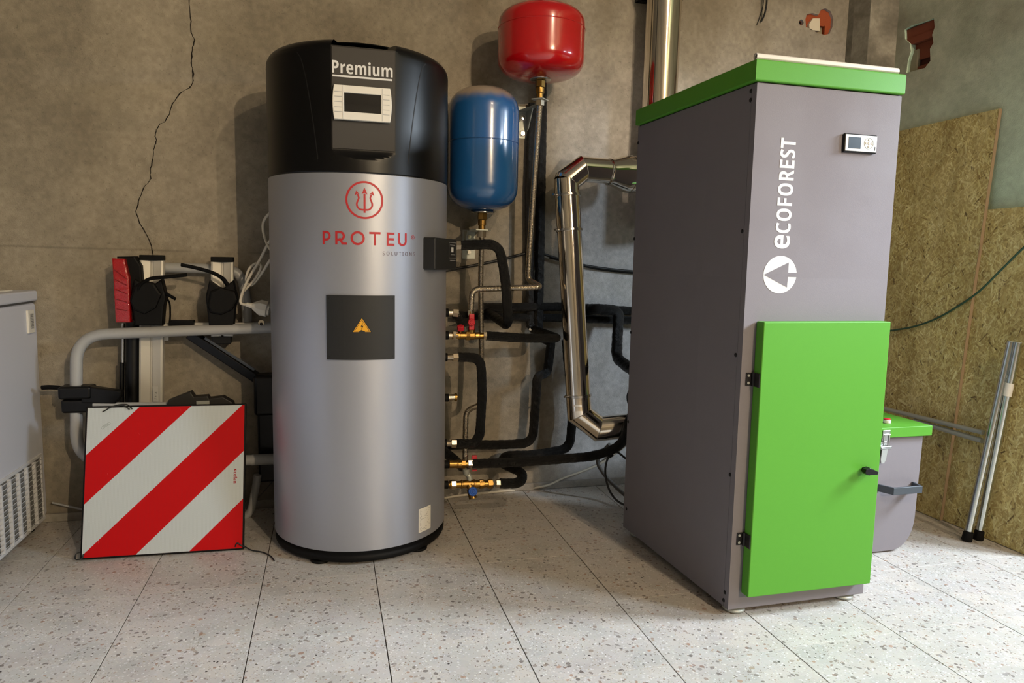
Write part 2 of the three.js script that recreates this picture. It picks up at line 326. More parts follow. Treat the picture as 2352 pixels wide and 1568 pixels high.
function wallWithHoles(outline, holes, depth) {
  const s = new THREE.Shape(outline.map((p) => new THREE.Vector2(p[0], p[1]))); for (const h of holes) s.holes.push(new THREE.Path(h.map((p) => new THREE.Vector2(p[0], p[1]))));
  return new THREE.ExtrudeGeometry(s, { depth, bevelEnabled: false });
}
// back wall: render 35 mm thick over masonry, broken open once
{
  const hole = [[2.233, 2.2415, -3.04], [2.2385, 2.2641, -3.04], [2.2695, 2.2734, -3.04], [2.3042, 2.269, -3.04], [2.3169, 2.2944, -3.04], [2.3408, 2.303, -3.04], [2.3714, 2.2921, -3.04], [2.3888, 2.2616, -3.04], [2.3872, 2.2209, -3.04], [2.3726, 2.187, -3.04], [2.3433, 2.1801, -3.04], [2.3009, 2.186, -3.04], [2.2654, 2.2006, -3.04], [2.2381, 2.206, -3.04]];
  const peg = Array.from({ length: 14 }, (_, i) => { const a = i / 14 * 6.2832; return [2.2115 + 0.0125 * Math.cos(a), 2.2245 + 0.0135 * Math.sin(a)]; });
  const g = wallWithHoles([[BW.x0, -0.15], [BW.x1, -0.15], [BW.x1, 3.7], [BW.x0, 3.7]], [hole, peg], 0.035); g.translate(0, 0, WZ - 0.035);
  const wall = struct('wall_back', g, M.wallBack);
  part('masonry', box(BW.x0, BW.x1, -0.15, 3.7, WZ - 0.2, WZ - 0.0352), M.mortar, wall);
  const brick = part('brick', merge([box(2.215, 2.42, 2.225, 2.31, WZ - 0.035, WZ - 0.016), box(2.215, 2.42, 2.165, 2.185, WZ - 0.035, WZ - 0.012), box(2.355, 2.42, 2.18, 2.23, WZ - 0.035, WZ - 0.014), box(2.215, 2.262, 2.18, 2.23, WZ - 0.035, WZ - 0.018)]), M.terracotta, wall, 'broken orange hollow brick in the wall');
  const w = plate([[2.262, 2.196], [2.318, 2.198], [2.313, 2.252], [2.276, 2.248], [2.258, 2.222]], 0.02, 0.002); w.translate(0, 0, WZ - 0.022); part('wood_offcut', w, M.paleWood, wall, 'pale wooden block in the broken brick');
  part('plug', rod([2.2115, 2.2245, WZ - 0.03], [2.2115, 2.2245, WZ - 0.012], 0.007, 12), M.rubber, wall, 'dark wall plug in a round hole');
  // the crack: an open slit that widens and narrows
  seed(5); const raw = [[-0.5056, 2.0781, -3.04], [-0.504, 2.0305, -3.04], [-0.4997, 1.9669, -3.04], [-0.4998, 1.9106, -3.04], [-0.4882, 1.8843, -3.04], [-0.4986, 1.8461, -3.04], [-0.5032, 1.7969, -3.04], [-0.4966, 1.7567, -3.04], [-0.4991, 1.7238, -3.04], [-0.5122, 1.7031, -3.04], [-0.5455, 1.6825, -3.04], [-0.5733, 1.6395, -3.04], [-0.5869, 1.5991, -3.04], [-0.605, 1.5667, -3.04], [-0.6206, 1.5607, -3.04], [-0.6353, 1.5368, -3.04], [-0.6392, 1.5119, -3.04], [-0.6368, 1.4923, -3.04], [-0.6472, 1.4587, -3.04], [-0.6533, 1.4171, -3.04], [-0.6622, 1.3802, -3.04], [-0.6618, 1.3503, -3.04], [-0.67, 1.335, -3.04], [-0.6876, 1.3159, -3.04], [-0.703, 1.2736, -3.04], [-0.7187, 1.2213, -3.04], [-0.705, 1.1749, -3.04], [-0.6818, 1.1318, -3.04], [-0.6678, 1.0898, -3.04], [-0.6614, 1.0475, -3.04], [-0.666, 0.962, -3.04]];
  const left = [], right = []; const P = []; for (let i = 0; i < raw.length - 1; i++) for (let k = 0; k < 4; k++) { const p = lerp3(raw[i], raw[i + 1], k / 4); P.push([p[0] + rr(-0.0016, 0.0016), p[1]]); }
  const pos = [], idx = []; P.forEach((p, i) => { const w2 = 0.0011 + 0.0014 * rnd() * (i > 20 && i < 45 ? 1.8 : 1); pos.push(p[0] - w2, p[1], WZ + 0.0006, p[0] + w2, p[1], WZ + 0.0006); if (i) idx.push(2 * i - 2, 2 * i, 2 * i - 1, 2 * i - 1, 2 * i, 2 * i + 1); });
  const cg = new THREE.BufferGeometry(); cg.setAttribute('position', new THREE.Float32BufferAttribute(pos, 3)); cg.setAttribute('uv', new THREE.Float32BufferAttribute(new Float32Array(pos.length / 3 * 2), 2)); cg.setIndex(idx); cg.computeVertexNormals();
  part('crack', cg, std(0x1c1712, 1), wall, 'thin jagged crack running down the plaster');
  const base = box(BW.x0, RX, 0, 0.034, WZ, WZ + 0.012, 0.004); struct('baseboard_back', metreUV(base), M.wallFoot);
  // corner column
  struct('column', metreUV(box(2.472, RX + 0.05, 0, 3.7, WZ - 0.02, -2.89, 0.004)), M.column);
}
// right wall with an opening under the added lintel and a hole broken down to the bricks
{
  const toS = (p) => [p[2], p[1]];
  const hole = [[2.63, 2.1735, -2.8443], [2.63, 2.1808, -2.8044], [2.63, 2.1745, -2.7349], [2.63, 2.1722, -2.6802], [2.63, 2.1323, -2.6714], [2.63, 2.102, -2.6823], [2.63, 2.0651, -2.6714], [2.63, 2.0436, -2.688], [2.63, 1.9887, -2.6799], [2.63, 1.9657, -2.7085], [2.63, 1.9691, -2.7676], [2.63, 1.9687, -2.813], [2.63, 2.0231, -2.811], [2.63, 2.0624, -2.7973], [2.63, 2.0999, -2.8062], [2.63, 2.1283, -2.8371]].map(toS);
  const turn = (g, x) => { g.rotateY(-Math.PI / 2); g.translate(x, 0, 0); return g; };      // (z, y) outline, thickness away from the room
  const END = -1.9, out = [[-3.2, -0.15], [END, -0.15], [END, 2.05], [3.4, 2.05], [3.4, -0.15], [7.5, -0.15], [7.5, 3.7], [-3.2, 3.7]];
  const flip = (pts) => pts.map((p) => [p[0], p[1]]);
  const g = wallWithHoles(flip(out), [flip(hole)], 0.04); turn(g, RX + 0.04);
  const wall = struct('wall_right', g, M.wallRight);
  const b = wallWithHoles(flip(out), [], 0.16); turn(b, RX + 0.201); part('masonry', b, M.brickDark, wall);
  part('brick', box(RX + 0.012, RX + 0.04, 2.128, 2.172, -2.88, -2.66), M.brickRed, wall); part('brick', box(RX + 0.006, RX + 0.04, 2.096, 2.126, -2.88, -2.66), M.brickRed, wall);
  part('brick', box(RX + 0.03, RX + 0.04, 2.02, 2.094, -2.88, -2.66), M.brickRed, wall); part('brick', box(RX + 0.024, RX + 0.04, 1.95, 1.99, -2.88, -2.66), M.brickRed, wall);
  part('mortar', box(RX + 0.018, RX + 0.04, 1.97, 2.07, -2.89, -2.775, 0.004), M.mortar, wall);
  struct('wall_return', metreUV(box(RX + 0.2, FAR + 0.2, -0.15, 3.7, END - 0.2, END)), M.wallPlain);
  // far wall with its two windows
  const far = wallWithHoles([[END - 0.2, -0.15], [7.6, -0.15], [7.6, 3.7], [END - 0.2, 3.7]], WINS.map((w) => [[w.z0, w.y0], [w.z1, w.y0], [w.z1, w.y1], [w.z0, w.y1]]), 0.2); turn(far, FAR + 0.2); struct('wall_far', far, M.wallPlain);
  WINS.forEach(({ z0, z1, y0, y1 }, i) => {
    const w = new THREE.Group(); w.name = 'window_' + (i + 1); w.userData.kind = 'structure'; scene.add(w);
    const fx0 = FAR + 0.1, fx1 = FAR + 0.15, t = 0.045, zm = (z0 + z1) / 2;
    part('window_frame', merge([box(fx0, fx1, y0, y0 + t, z0, z1), box(fx0, fx1, y1 - t, y1, z0, z1), box(fx0, fx1, y0, y1, z0, z0 + t), box(fx0, fx1, y0, y1, z1 - t, z1), box(fx0, fx1, y0, y1, zm - 0.02, zm + 0.02)]), M.frame, w);
    part('pane', box(FAR + 0.12, FAR + 0.124, y0 + t, y1 - t, z0 + t, zm - 0.02), M.glass, w); part('pane', box(FAR + 0.12, FAR + 0.124, y0 + t, y1 - t, zm + 0.02, z1 - t), M.glass, w);
  });
  struct('wall_left', metreUV(box(-1.95, -1.75, -0.15, 3.7, -3.04, 7.6)), M.wallPlain);
  struct('wall_front', metreUV(box(-1.95, FAR + 0.2, -0.15, 3.7, 7.5, 7.7)), M.wallPlain);
  struct('ceiling', metreUV(box(-1.95, 5.4, 3.6, 3.8, -3.2, 7.7)), M.ceiling);
}
// a bare bulb behind the camera, and a dimmer one added as floor fill
LAMPS.forEach(([x, y, z, power], i) => {
  const t = thing('ceiling_lamp', i ? 'dim warm bulb added overhead as fill light for the floor' : 'bright bare warm bulb hanging far behind the camera', 'lamp', [x, 3.6, z]);
  part('ceiling_rose', lathe([[0, -0.03], [0.04, -0.028], [0.05, 0], [0, 0]], [x, 3.6, z], 24), M.whitePlastic, t);
  part('cord', rod([x, 3.57, z], [x, y + 0.1, z], 0.004, 8), M.whiteCable, t);
  part('socket', lathe([[0, 0.03], [0.02, 0.03], [0.02, 0.1], [0.008, 0.11], [0, 0.11]], [x, y, z], 20), M.blackMatte, t);
  part('bulb', lathe([[0, -0.05], [0.02, -0.046], [0.032, -0.03], [0.034, -0.01], [0.026, 0.015], [0.015, 0.032], [0, 0.033]], [x, y, z], 24), new THREE.MeshStandardMaterial({ color: 0xfff2dd, emissive: new THREE.Color(1, 0.72, 0.45), emissiveIntensity: i ? 8 : 60, roughness: 0.4 }), t);
  const l = new THREE.PointLight(LAMP_COLOR, power, 0, 2); l.position.set(x, y - 0.015, z); l.castShadow = true; l.shadow.radius = 1.2; scene.add(l);
});

// ---------------------------------------------------------------- heat pump water heater
const TK = { x: 0.119, z: -2.685, r: 0.32 };
function bend(g, lift = 0) {            // (arc length, height, offset) laid round the tank
  const p = g.attributes.position;
  for (let i = 0; i < p.count; i++) { const a = p.getX(i) / TK.r, R = TK.r + lift + p.getZ(i); p.setXYZ(i, TK.x + R * Math.sin(a), p.getY(i), TK.z + R * Math.cos(a)); }
  g.computeVertexNormals(); return g;
}
const slab = (s0, s1, y0, y1, d0, d1, n = 20) => { const g = new THREE.BoxGeometry(s1 - s0, y1 - y0, d1 - d0, n, 1, 1).toNonIndexed(); g.translate((s0 + s1) / 2, (y0 + y1) / 2, (d0 + d1) / 2); return bend(g); };
{
  const t = thing('water_heater', 'tall silver cylinder water heater with black top and small display', 'water heater', [TK.x, 0, TK.z]);
  const at = [TK.x, 0, TK.z];
  part('body', lathe([[0.30, 0.05], [0.317, 0.05], [0.32, 0.054], [0.32, 1.329], [0.3185, 1.332], [0.3, 1.332]], at, 160), M.silver, t);
  part('base_ring', lathe([[0, 0.01], [0.306, 0.01], [0.315, 0.013], [0.318, 0.02], [0.318, 0.0525], [0, 0.0525]], at, 120), M.blackMatte, t);
  for (const a of [-32, 42, 95, 180, 265]) { const s = Math.sin(a * Math.PI / 180) * 0.285, c = Math.cos(a * Math.PI / 180) * 0.285; part('foot', lathe([[0, 0], [0.032, 0], [0.036, 0.004], [0.036, 0.012], [0, 0.012]], [TK.x + s, 0, TK.z + c], 24), M.blackMatte, t); }
  // the cap: turned, with a flat cut for the display and a scooped lower edge
  const HW = 0.1015, aH = Math.asin(HW / TK.r), zc = Math.sqrt(TK.r ** 2 - HW ** 2), prof = [];
  prof.push([0.3, 1.3325], [0.319, 1.3325], [0.3205, 1.336]);
  for (const y of [1.345, 1.355, 1.362, 1.368, 1.374, 1.38, 1.386, 1.392, 1.398, 1.404, 1.41, 1.45, 1.5, 1.55, 1.6, 1.65, 1.69, 1.712]) prof.push([0.3205, y]);
  for (let k = 1; k <= 8; k++) { const a = k / 8 * Math.PI / 2; prof.push([0.2775 + 0.043 * Math.cos(a), 1.712 + 0.043 * Math.sin(a)]); }
  prof.push([0.2, 1.757], [0.1, 1.758], [0.0005, 1.758]);
  const phis = []; for (let k = 0; k <= 24; k++) phis.push(-aH + 2 * aH * k / 24); for (let k = 1; k <= 120; k++) phis.push(aH + (2 * Math.PI - 2 * aH) * k / 120);
  const pos = [], idx = [], uv = [];
  prof.forEach(([r, y0]) => phis.forEach((a) => {
    let y = y0, x = r * Math.sin(a), z = r * Math.cos(a);
    if (Math.abs(a) <= aH + 1e-6 && y > 1.45 && r > 0.25) { x = 0.3205 * Math.sin(a) * (zc / (0.3205 * Math.cos(aH))); z = zc; y = Math.min(y, 1.728); } else if (Math.abs(a) <= aH + 1e-6 && y > 1.36 && r > 0.1) { const k = smooth(1.368, 1.404, y), lim = zc * k + (0.3205) * (1 - k); z = Math.min(z, lim + (k < 1 ? 0.0005 : 0)); }
    pos.push(TK.x + x, y, TK.z + z); uv.push(a, y);
  }));
  const nP = phis.length; for (let i = 0; i < prof.length - 1; i++) for (let j = 0; j < nP - 1; j++) { const a = i * nP + j, b = a + nP; idx.push(a, a + 1, b, b, a + 1, b + 1); }
  let cap = new THREE.BufferGeometry(); cap.setAttribute('position', new THREE.Float32BufferAttribute(pos, 3)); cap.setAttribute('uv', new THREE.Float32BufferAttribute(uv, 2)); cap.setIndex(idx); cap = toCreasedNormals(cap, 0.28);
  part('top_cover', cap, M.blackPlastic, t);
  const lid = lathe([[0.0005, 1.766], [0.2, 1.766], [0.235, 1.762], [0.238, 1.757], [0.0005, 1.757]], at, 60); part('top_plate', lid, M.blackMatte, t);
  for (const s of [1, -1]) {             // seam of the side cover
    const pts = []; for (let k = 0; k <= 20; k++) { const u = k / 20, y = 1.712 - 0.34 * u; pts.push([s * (0.225 - 0.075 * Math.pow(u, 0.55)), y]); }
    const g = ribbon(pts, 0.0035); part('cover_seam', bend(g, 0.0011), M.black, t);
  }
  const zp = TK.z + zc;
  const panel = part('control_panel', box(TK.x - HW + 0.002, TK.x + HW - 0.002, 1.408, 1.724, zp - 0.002, zp + 0.0025, 0.001), M.panelBlack, t);
  const word = lettering('Premium', font, 0.0385, 0.191); word.translate(0.0205, 1.6425, zp + 0.0031); part('lettering', word, M.whitePrint, panel, 'white word Premium');
  const ul = poly([[0.0215, 1.631], [0.21, 1.631], [0.21, 1.637], [0.0215, 1.637]]); ul.translate(0, 0, zp + 0.0031); part('underline', ul, M.whitePrint, panel);
  // display
  const disp = part('display', (() => { const s = new THREE.Shape(); const x0 = 0.0235, x1 = 0.2045, y0 = 1.499, y1 = 1.602; s.moveTo(x0 + 0.004, y0); s.lineTo(x1 - 0.004, y0); s.quadraticCurveTo(x1 + 0.006, (y0 + y1) / 2, x1 - 0.004, y1); s.lineTo(x0 + 0.004, y1); s.quadraticCurveTo(x0 - 0.006, (y0 + y1) / 2, x0 + 0.004, y0); const h = new THREE.Path([[0.055, 1.52], [0.175, 1.52], [0.175, 1.583], [0.055, 1.583]].map((p) => new THREE.Vector2(...p))); s.holes.push(h); const g = new THREE.ExtrudeGeometry(s, { depth: 0.012, bevelEnabled: true, bevelSize: 0.002, bevelThickness: 0.002, bevelSegments: 2 }); g.translate(0, 0, zp + 0.004); return g; })(), M.whitePlastic, t, 'cream display surround');
  const scr = box(0.055, 0.175, 1.52, 1.583, zp + 0.003, zp + 0.012); part('screen', scr, M.screen, disp, 'dark glossy screen');
  for (const y of [1.52, 1.535, 1.551, 1.567, 1.582]) { part('rib', box(0.1795, 0.2, y - 0.001, y + 0.001, zp + 0.017, zp + 0.0188), M.greyTube, disp); part('rib', box(0.027, 0.051, y - 0.001, y + 0.001, zp + 0.017, zp + 0.0188), M.greyTube, disp); }
  part('divider', box(0.0525, 0.054, 1.5, 1.601, zp + 0.0175, zp + 0.0192), M.whitePrint, disp); part('divider', box(0.1762, 0.1777, 1.5, 1.601, zp + 0.0175, zp + 0.0184), M.greyTube, disp);
  // emblem: trident in a ring
  const ec = [0.0005, 1.2455], tri = [];
  tri.push(ribbon(arc(ec[0], ec[1], 0.0578, 0, 354, 60), 0.0065, true));
  const sh = [[0, -0.041], [0, 0.02]].map((p) => [p[0] + ec[0], p[1] + ec[1]]); tri.push(ribbon(sh, 0.0062));
  const off = (pts) => pts.map((p) => [p[0] + ec[0], p[1] + ec[1]]);
  tri.push(poly(off([[0, 0.0405], [0.0092, 0.0185], [0, 0.0235], [-0.0092, 0.0185]])));
  for (const s of [-1, 1]) {
    const c = new THREE.SplineCurve([[0.0225, 0.0185], [0.0185, 0.006], [0.0245, -0.0105], [0.0228, -0.022], [0.0135, -0.0305], [0, -0.0315]].map((p) => new THREE.Vector2(s * p[0], p[1])));
    tri.push(ribbon(off(c.getPoints(30).map((p) => [p.x, p.y])), 0.0055));
    tri.push(poly(off(s > 0 ? [[0.0265, 0.03], [0.0155, 0.0185], [0.0222, 0.0205], [0.031, 0.014]].reverse() : [[-0.0265, 0.03], [-0.0155, 0.0185], [-0.0222, 0.0205], [-0.031, 0.014]])));
  }
  part('emblem', bend(merge(tri), 0.0008), M.redPrint, t, 'red trident in a ring');
  // the name in wide strokes
  const xs = [[-0.1371, 1.142], [-0.1089, 1.1424], [-0.0944, 1.1426], [-0.0562, 1.1434], [-0.0436, 1.1437], [-0.0004, 1.1448], [0.0151, 1.1453], [0.0522, 1.1466], [0.0728, 1.1445], [0.1003, 1.1455], [0.1129, 1.1431], [0.146, 1.1445]].map((p) => p[0]);
  const w = 0.0072, y0 = 1.1, y1 = 1.1435, h = y1 - y0, hw = w / 2, L = [];
  const bowl = (x, xr) => { const rB = h * 0.29, cy = y1 - hw - rB + 0.0005; return [[x + hw, y1 - hw], [xr - rB - hw, y1 - hw], ...arc(xr - rB - hw, cy, rB - 0.0005, 90, -90, 14), [x + hw, cy - rB + 0.0005]]; };
  L.push(ribbon([[xs[0] + hw, y0], [xs[0] + hw, y1]], w), ribbon(bowl(xs[0], xs[1]), w));
  L.push(ribbon([[xs[2] + hw, y0], [xs[2] + hw, y1]], w), ribbon(bowl(xs[2], xs[3] - 0.006), w), ribbon([[xs[2] + 0.013, y0 + 0.0205], [xs[3] - 0.014, y0 + 0.0035], [xs[3], y0 + 0.0035]], w));
  { const cx = (xs[4] + xs[5]) / 2; L.push(ribbon(arc(cx, (y0 + y1) / 2, h / 2 - hw + 0.001, 0, 354, 40), w, true)); }
  { const cx = (xs[6] + xs[7]) / 2; L.push(ribbon([[xs[6], y1 - hw], [xs[7], y1 - hw]], w), ribbon([[cx, y0], [cx, y1 - w]], w)); }
  L.push(ribbon([[xs[8] + hw, y0], [xs[8] + hw, y1]], w), ribbon([[xs[8] + w, y1 - hw], [xs[9], y1 - hw]], w), ribbon([[xs[8] + w, (y0 + y1) / 2], [xs[9] - 0.002, (y0 + y1) / 2]], w), ribbon([[xs[8] + w, y0 + hw], [xs[9], y0 + hw]], w));
  { const rU = (xs[11] - xs[10]) / 2 - hw, cx = (xs[10] + xs[11]) / 2; L.push(ribbon([[xs[10] + hw, y1], [xs[10] + hw, y0 + rU + hw], ...arc(cx, y0 + rU + hw, rU, 180, 360, 20), [xs[11] - hw, y1]], w)); }
  const rc = [0.1709, 1.1309]; L.push(ribbon(arc(rc[0], rc[1], 0.0062, 0, 350, 24), 0.0014, true)); { const r = lettering('R', font, 0.0055, 0.0045); r.translate(rc[0] - 0.0022, rc[1] - 0.0028, 0); L.push(r); }
  part('lettering', bend(merge(L), 0.0008), M.redPrint, t, 'red word PROTEU');
  const so = lettering('SOLUTIONS', fontR, 0.0118, 0.121, 0.32); so.translate(0.059, 1.0685, 0); part('lettering', bend(so, 0.0008), M.greyPrint, t, 'small grey word SOLUTIONS');
  // black plate with the shock warning
  const pl = part('terminal_cover', slab(-0.125, 0.0995, 0.72, 0.9345, -0.001, 0.006), M.darkBox, t, 'square black cover plate');
  part('warning_triangle', merge([bend(poly([[-0.0425, 0.8115], [0.0225, 0.8115], [-0.01, 0.8635]]), 0.0066)]), M.black, pl);
  part('warning_triangle', bend(poly([[-0.0385, 0.8135], [0.0185, 0.8135], [-0.01, 0.8595]]), 0.0071), M.yellow, pl, 'yellow warning triangle');
  part('warning_triangle', bend(ribbon([[-0.034, 0.816], [0.014, 0.816], [-0.01, 0.8545]], 0.0012, true), 0.0075), M.black, pl);
  part('lightning_bolt', bend(poly([[-0.0065, 0.846], [-0.0135, 0.831], [-0.0095, 0.8318], [-0.0125, 0.818], [-0.005, 0.8345], [-0.0092, 0.8335]].reverse()), 0.0076), M.black, pl);
  for (const [s, y] of [[-0.116, 0.73], [0.091, 0.73], [-0.116, 0.925], [0.091, 0.925]]) part('screw', bend(new THREE.CircleGeometry(0.0028, 12).translate(s, y, 0), 0.0065), M.hinge, pl);
  // sticker low on the right
  const st = part('sticker', slab(0.203, 0.269, 0.077, 0.165, 0, 0.0008), M.whitePlastic, t, 'small white data sticker');
  seed(8); const rows = []; for (let k = 0; k < 17; k++) { const y = 0.084 + k * 0.0046; rows.push(ribbon([[0.2085, y], [0.2085 + rr(0.03, 0.055), y]], 0.0009)); } part('print', bend(merge(rows), 0.0012), M.greyCable, st);
  // thermostat box on the flank
  { const a = 61 * Math.PI / 180, mat = new THREE.Matrix4().makeRotationY(a).setPosition(TK.x + Math.sin(a) * 0.325, 0, TK.z + Math.cos(a) * 0.325);
    const put = (g) => g.applyMatrix4(mat);
    const bx = part('control_box', put(box(-0.118, 0.112, 1.022, 1.134, -0.05, 0.017, 0.006)), M.darkBox, t, 'black box on the side');
    part('label', put(merge([ribbon([[0.022, 1.065], [0.098, 1.065], [0.098, 1.121], [0.022, 1.121]], 0.0016, true)].map((g) => g.translate(0, 0, 0.0176)))), M.greyTube, bx);
    part('window', put(box(0.048, 0.068, 1.086, 1.104, 0.016, 0.0182)), M.whitePrint, bx);
    for (const [u0, u1, v] of [[0.032, 0.085, 1.112], [0.04, 0.085, 1.077], [0.032, 0.095, 1.056]]) part('print', put(ribbon([[u0, v], [u1, v]], 0.0018).translate(0, 0, 0.0176)), M.greyTube, bx); }
  // tappings on the flank that carry nothing but a cap
}

// ---------------------------------------------------------------- expansion vessels and their brackets
function superDome(r, y0, y1, h0, h1, e, rMin, n = 14) {     // profile from the foot to the crown
  const p = [];
  for (let k = 0; k <= n; k++) { const a = k / n * Math.PI / 2; const rad = r * Math.pow(Math.sin(a), e), y = y0 + h0 - h0 * Math.pow(Math.cos(a), e); if (rad >= rMin || k === n) p.push([Math.max(rad, rMin), y]); }
  for (let k = 0; k <= n; k++) { const a = k / n * Math.PI / 2; p.push([Math.max(r * Math.pow(Math.cos(a), e), 0.0005), y1 - h1 + h1 * Math.pow(Math.sin(a), e)]); }
  return p;
}
function fittingStack(t, top, bottom, r) {
  const d = top[1] - bottom[1];
  part('nut', hexnut(lerp3(top, bottom, 0.02), lerp3(top, bottom, 0.28), r * 1.35), M.brass, t);
  part('fitting', turned(top, bottom, [[0, 0], [0, r * 0.9], [d * 0.28, r * 0.9], [d * 0.3, r * 1.15], [d * 0.5, r * 1.15], [d * 0.52, r * 0.95], [d * 0.74, r * 0.95], [d * 0.74, 0]]), M.brass, t);
  part('nut', hexnut(lerp3(top, bottom, 0.74), bottom, r * 1.25), M.nickel, t);
}
{
  const c = [0.838, 1.78, -2.795];
  const t = thing('expansion_vessel', 'short fat glossy red vessel hanging high on the wall', 'expansion vessel', c);
  const prof = superDome(0.174, 1.788, 2.064, 0.092, 0.086, 0.66, 0.03);
  part('shell', lathe(prof, [c[0], 0, c[2]], 96), M.redTank, t);
  part('seam', lathe([[0.172, 1.972], [0.1758, 1.9735], [0.1758, 1.9765], [0.172, 1.978]], [c[0], 0, c[2]], 96), M.redTank, t);
  part('flange', lathe([[0.01, 1.784], [0.042, 1.784], [0.044, 1.788], [0.042, 1.792], [0.01, 1.792]], [c[0], 0, c[2]], 40), M.steel, t);
  const top = [c[0], 1.785, c[2]], bot = [c[0] - 0.001, 1.685, c[2]];
  fittingStack(t, top, bot, 0.015);
  const b = thing('wall_bracket', 'zinc wall bracket under the red vessel, beside the blue one', 'bracket', [0.77, 1.6, WZ]);
  const px0 = [0.8061, 1.6644, -3.04][0], px1 = [0.8575, 1.6679, -3.04][0], py0 = [0.8353, 1.5957, -3.04][1], py1 = [0.8323, 1.731, -3.04][1];
  part('plate', box(px0, px1, py0, py1, WZ, WZ + 0.004), M.zinc, b);
  part('arm', prism([[px0, WZ], [px0 + 0.05, -2.85], [0.802, -2.795], [0.838, -2.76], [0.874, -2.795], [0.86, -2.85], [px1 + 0.004, WZ]], 1.707, 1.711), M.zinc, b);
  part('gusset', plate([[0, 0], [0.1, 0.115], [0, 0.115]], 0.004).rotateY(-Math.PI / 2).translate(px1 - 0.004, 1.592, WZ), M.zinc, b);
  for (const py of [270, 307]) { const y = py === 270 ? [0.8314, 1.6828, -3.04][1] : [0.8309, 1.6159, -3.04][1], x = (px0 + px1) / 2 + 0.002; const bo = part('bolt', rod([x, y, WZ + 0.004], [x, y, WZ + 0.013], 0.0095, 6), M.steel, b); part('washer', rod([x, y, WZ + 0.004], [x, y, WZ + 0.006], 0.0145, 24), M.whitePlastic, bo); }
}
{
  const c = [0.6225, 1.25, -2.87];
  const t = thing('expansion_vessel', 'tall blue vessel with a dusty top between tank and pipes', 'expansion vessel', c);
  const prof = superDome(0.1445, 1.262, 1.757, 0.105, 0.115, 0.78, 0.025, 18), g = lathe(prof, [c[0], 0, c[2]], 96);
  const p = g.attributes.position, n = g.attributes.normal, col = new Float32Array(p.count * 3);
  const blue = new THREE.Color(0x1d5590), dust = new THREE.Color(0x9a8a78);
  for (let i = 0; i < p.count; i++) { const k = smooth(0.3, 0.72, n.getY(i) + 0.25 * (fbm(p.getX(i) * 30, p.getZ(i) * 30 + 7, 3) - 0.5)) * (p.getY(i) > 1.6 ? 1 : 0), q = blue.clone().lerp(dust, k * 0.95); col.set([q.r, q.g, q.b], i * 3); }
  g.setAttribute('color', new THREE.Float32BufferAttribute(col, 3));
  part('shell', g, phys({ color: 0xffffff, vertexColors: true, roughness: 0.24, clearcoat: 0.7, clearcoatRoughness: 0.1 }), t);
  part('seam', lathe([[0.143, 1.531], [0.1456, 1.532], [0.1456, 1.5345], [0.143, 1.536]], [c[0], 0, c[2]], 96), std(0x174678, 0.3), t);
  part('flange', lathe([[0.01, 1.252], [0.046, 1.252], [0.05, 1.256], [0.046, 1.264], [0.01, 1.264]], [c[0], 0, c[2]], 40), M.steel, t);
  fittingStack(t, [c[0], 1.256, c[2]], [c[0] - 0.001, 1.155, c[2]], 0.015);
  const b = thing('wall_bracket', 'small zinc wall bracket below the blue vessel', 'bracket', [0.6, 1.05, WZ]);
  const bx0 = [0.5723, 1.1298, -3.04][0], bx1 = [0.6286, 1.1312, -3.04][0], by0 = [0.6002, 1.066, -3.04][1], by1 = [0.5987, 1.1909, -3.04][1], bx = (bx0 + bx1) / 2;
  part('plate', box(bx0, bx1, by0, by1, WZ, WZ + 0.004), M.zinc, b);
  part('arm', plate([[-0.03, 0], [0.03, 0], [0.03, 0.1], [0.052, 0.155], [0.03, 0.195], [-0.02, 0.195], [-0.04, 0.155], [-0.03, 0.1]], 0.004).rotateX(Math.PI / 2).translate(0.612, 1.186, WZ), M.zinc, b);
  part('gusset', plate([[0, 0], [0.08, 0.08], [0, 0.08]], 0.004).rotateY(-Math.PI / 2).translate(0.582, 1.105, WZ), M.zinc, b);
  for (const y of [by0 + 0.028, by1 - 0.03]) { const bo = part('bolt', rod([bx, y, WZ + 0.004], [bx, y, WZ + 0.013], 0.0095, 6), M.steel, b); part('washer', rod([bx, y, WZ + 0.004], [bx, y, WZ + 0.006], 0.0145, 24), M.zinc, bo); }
}

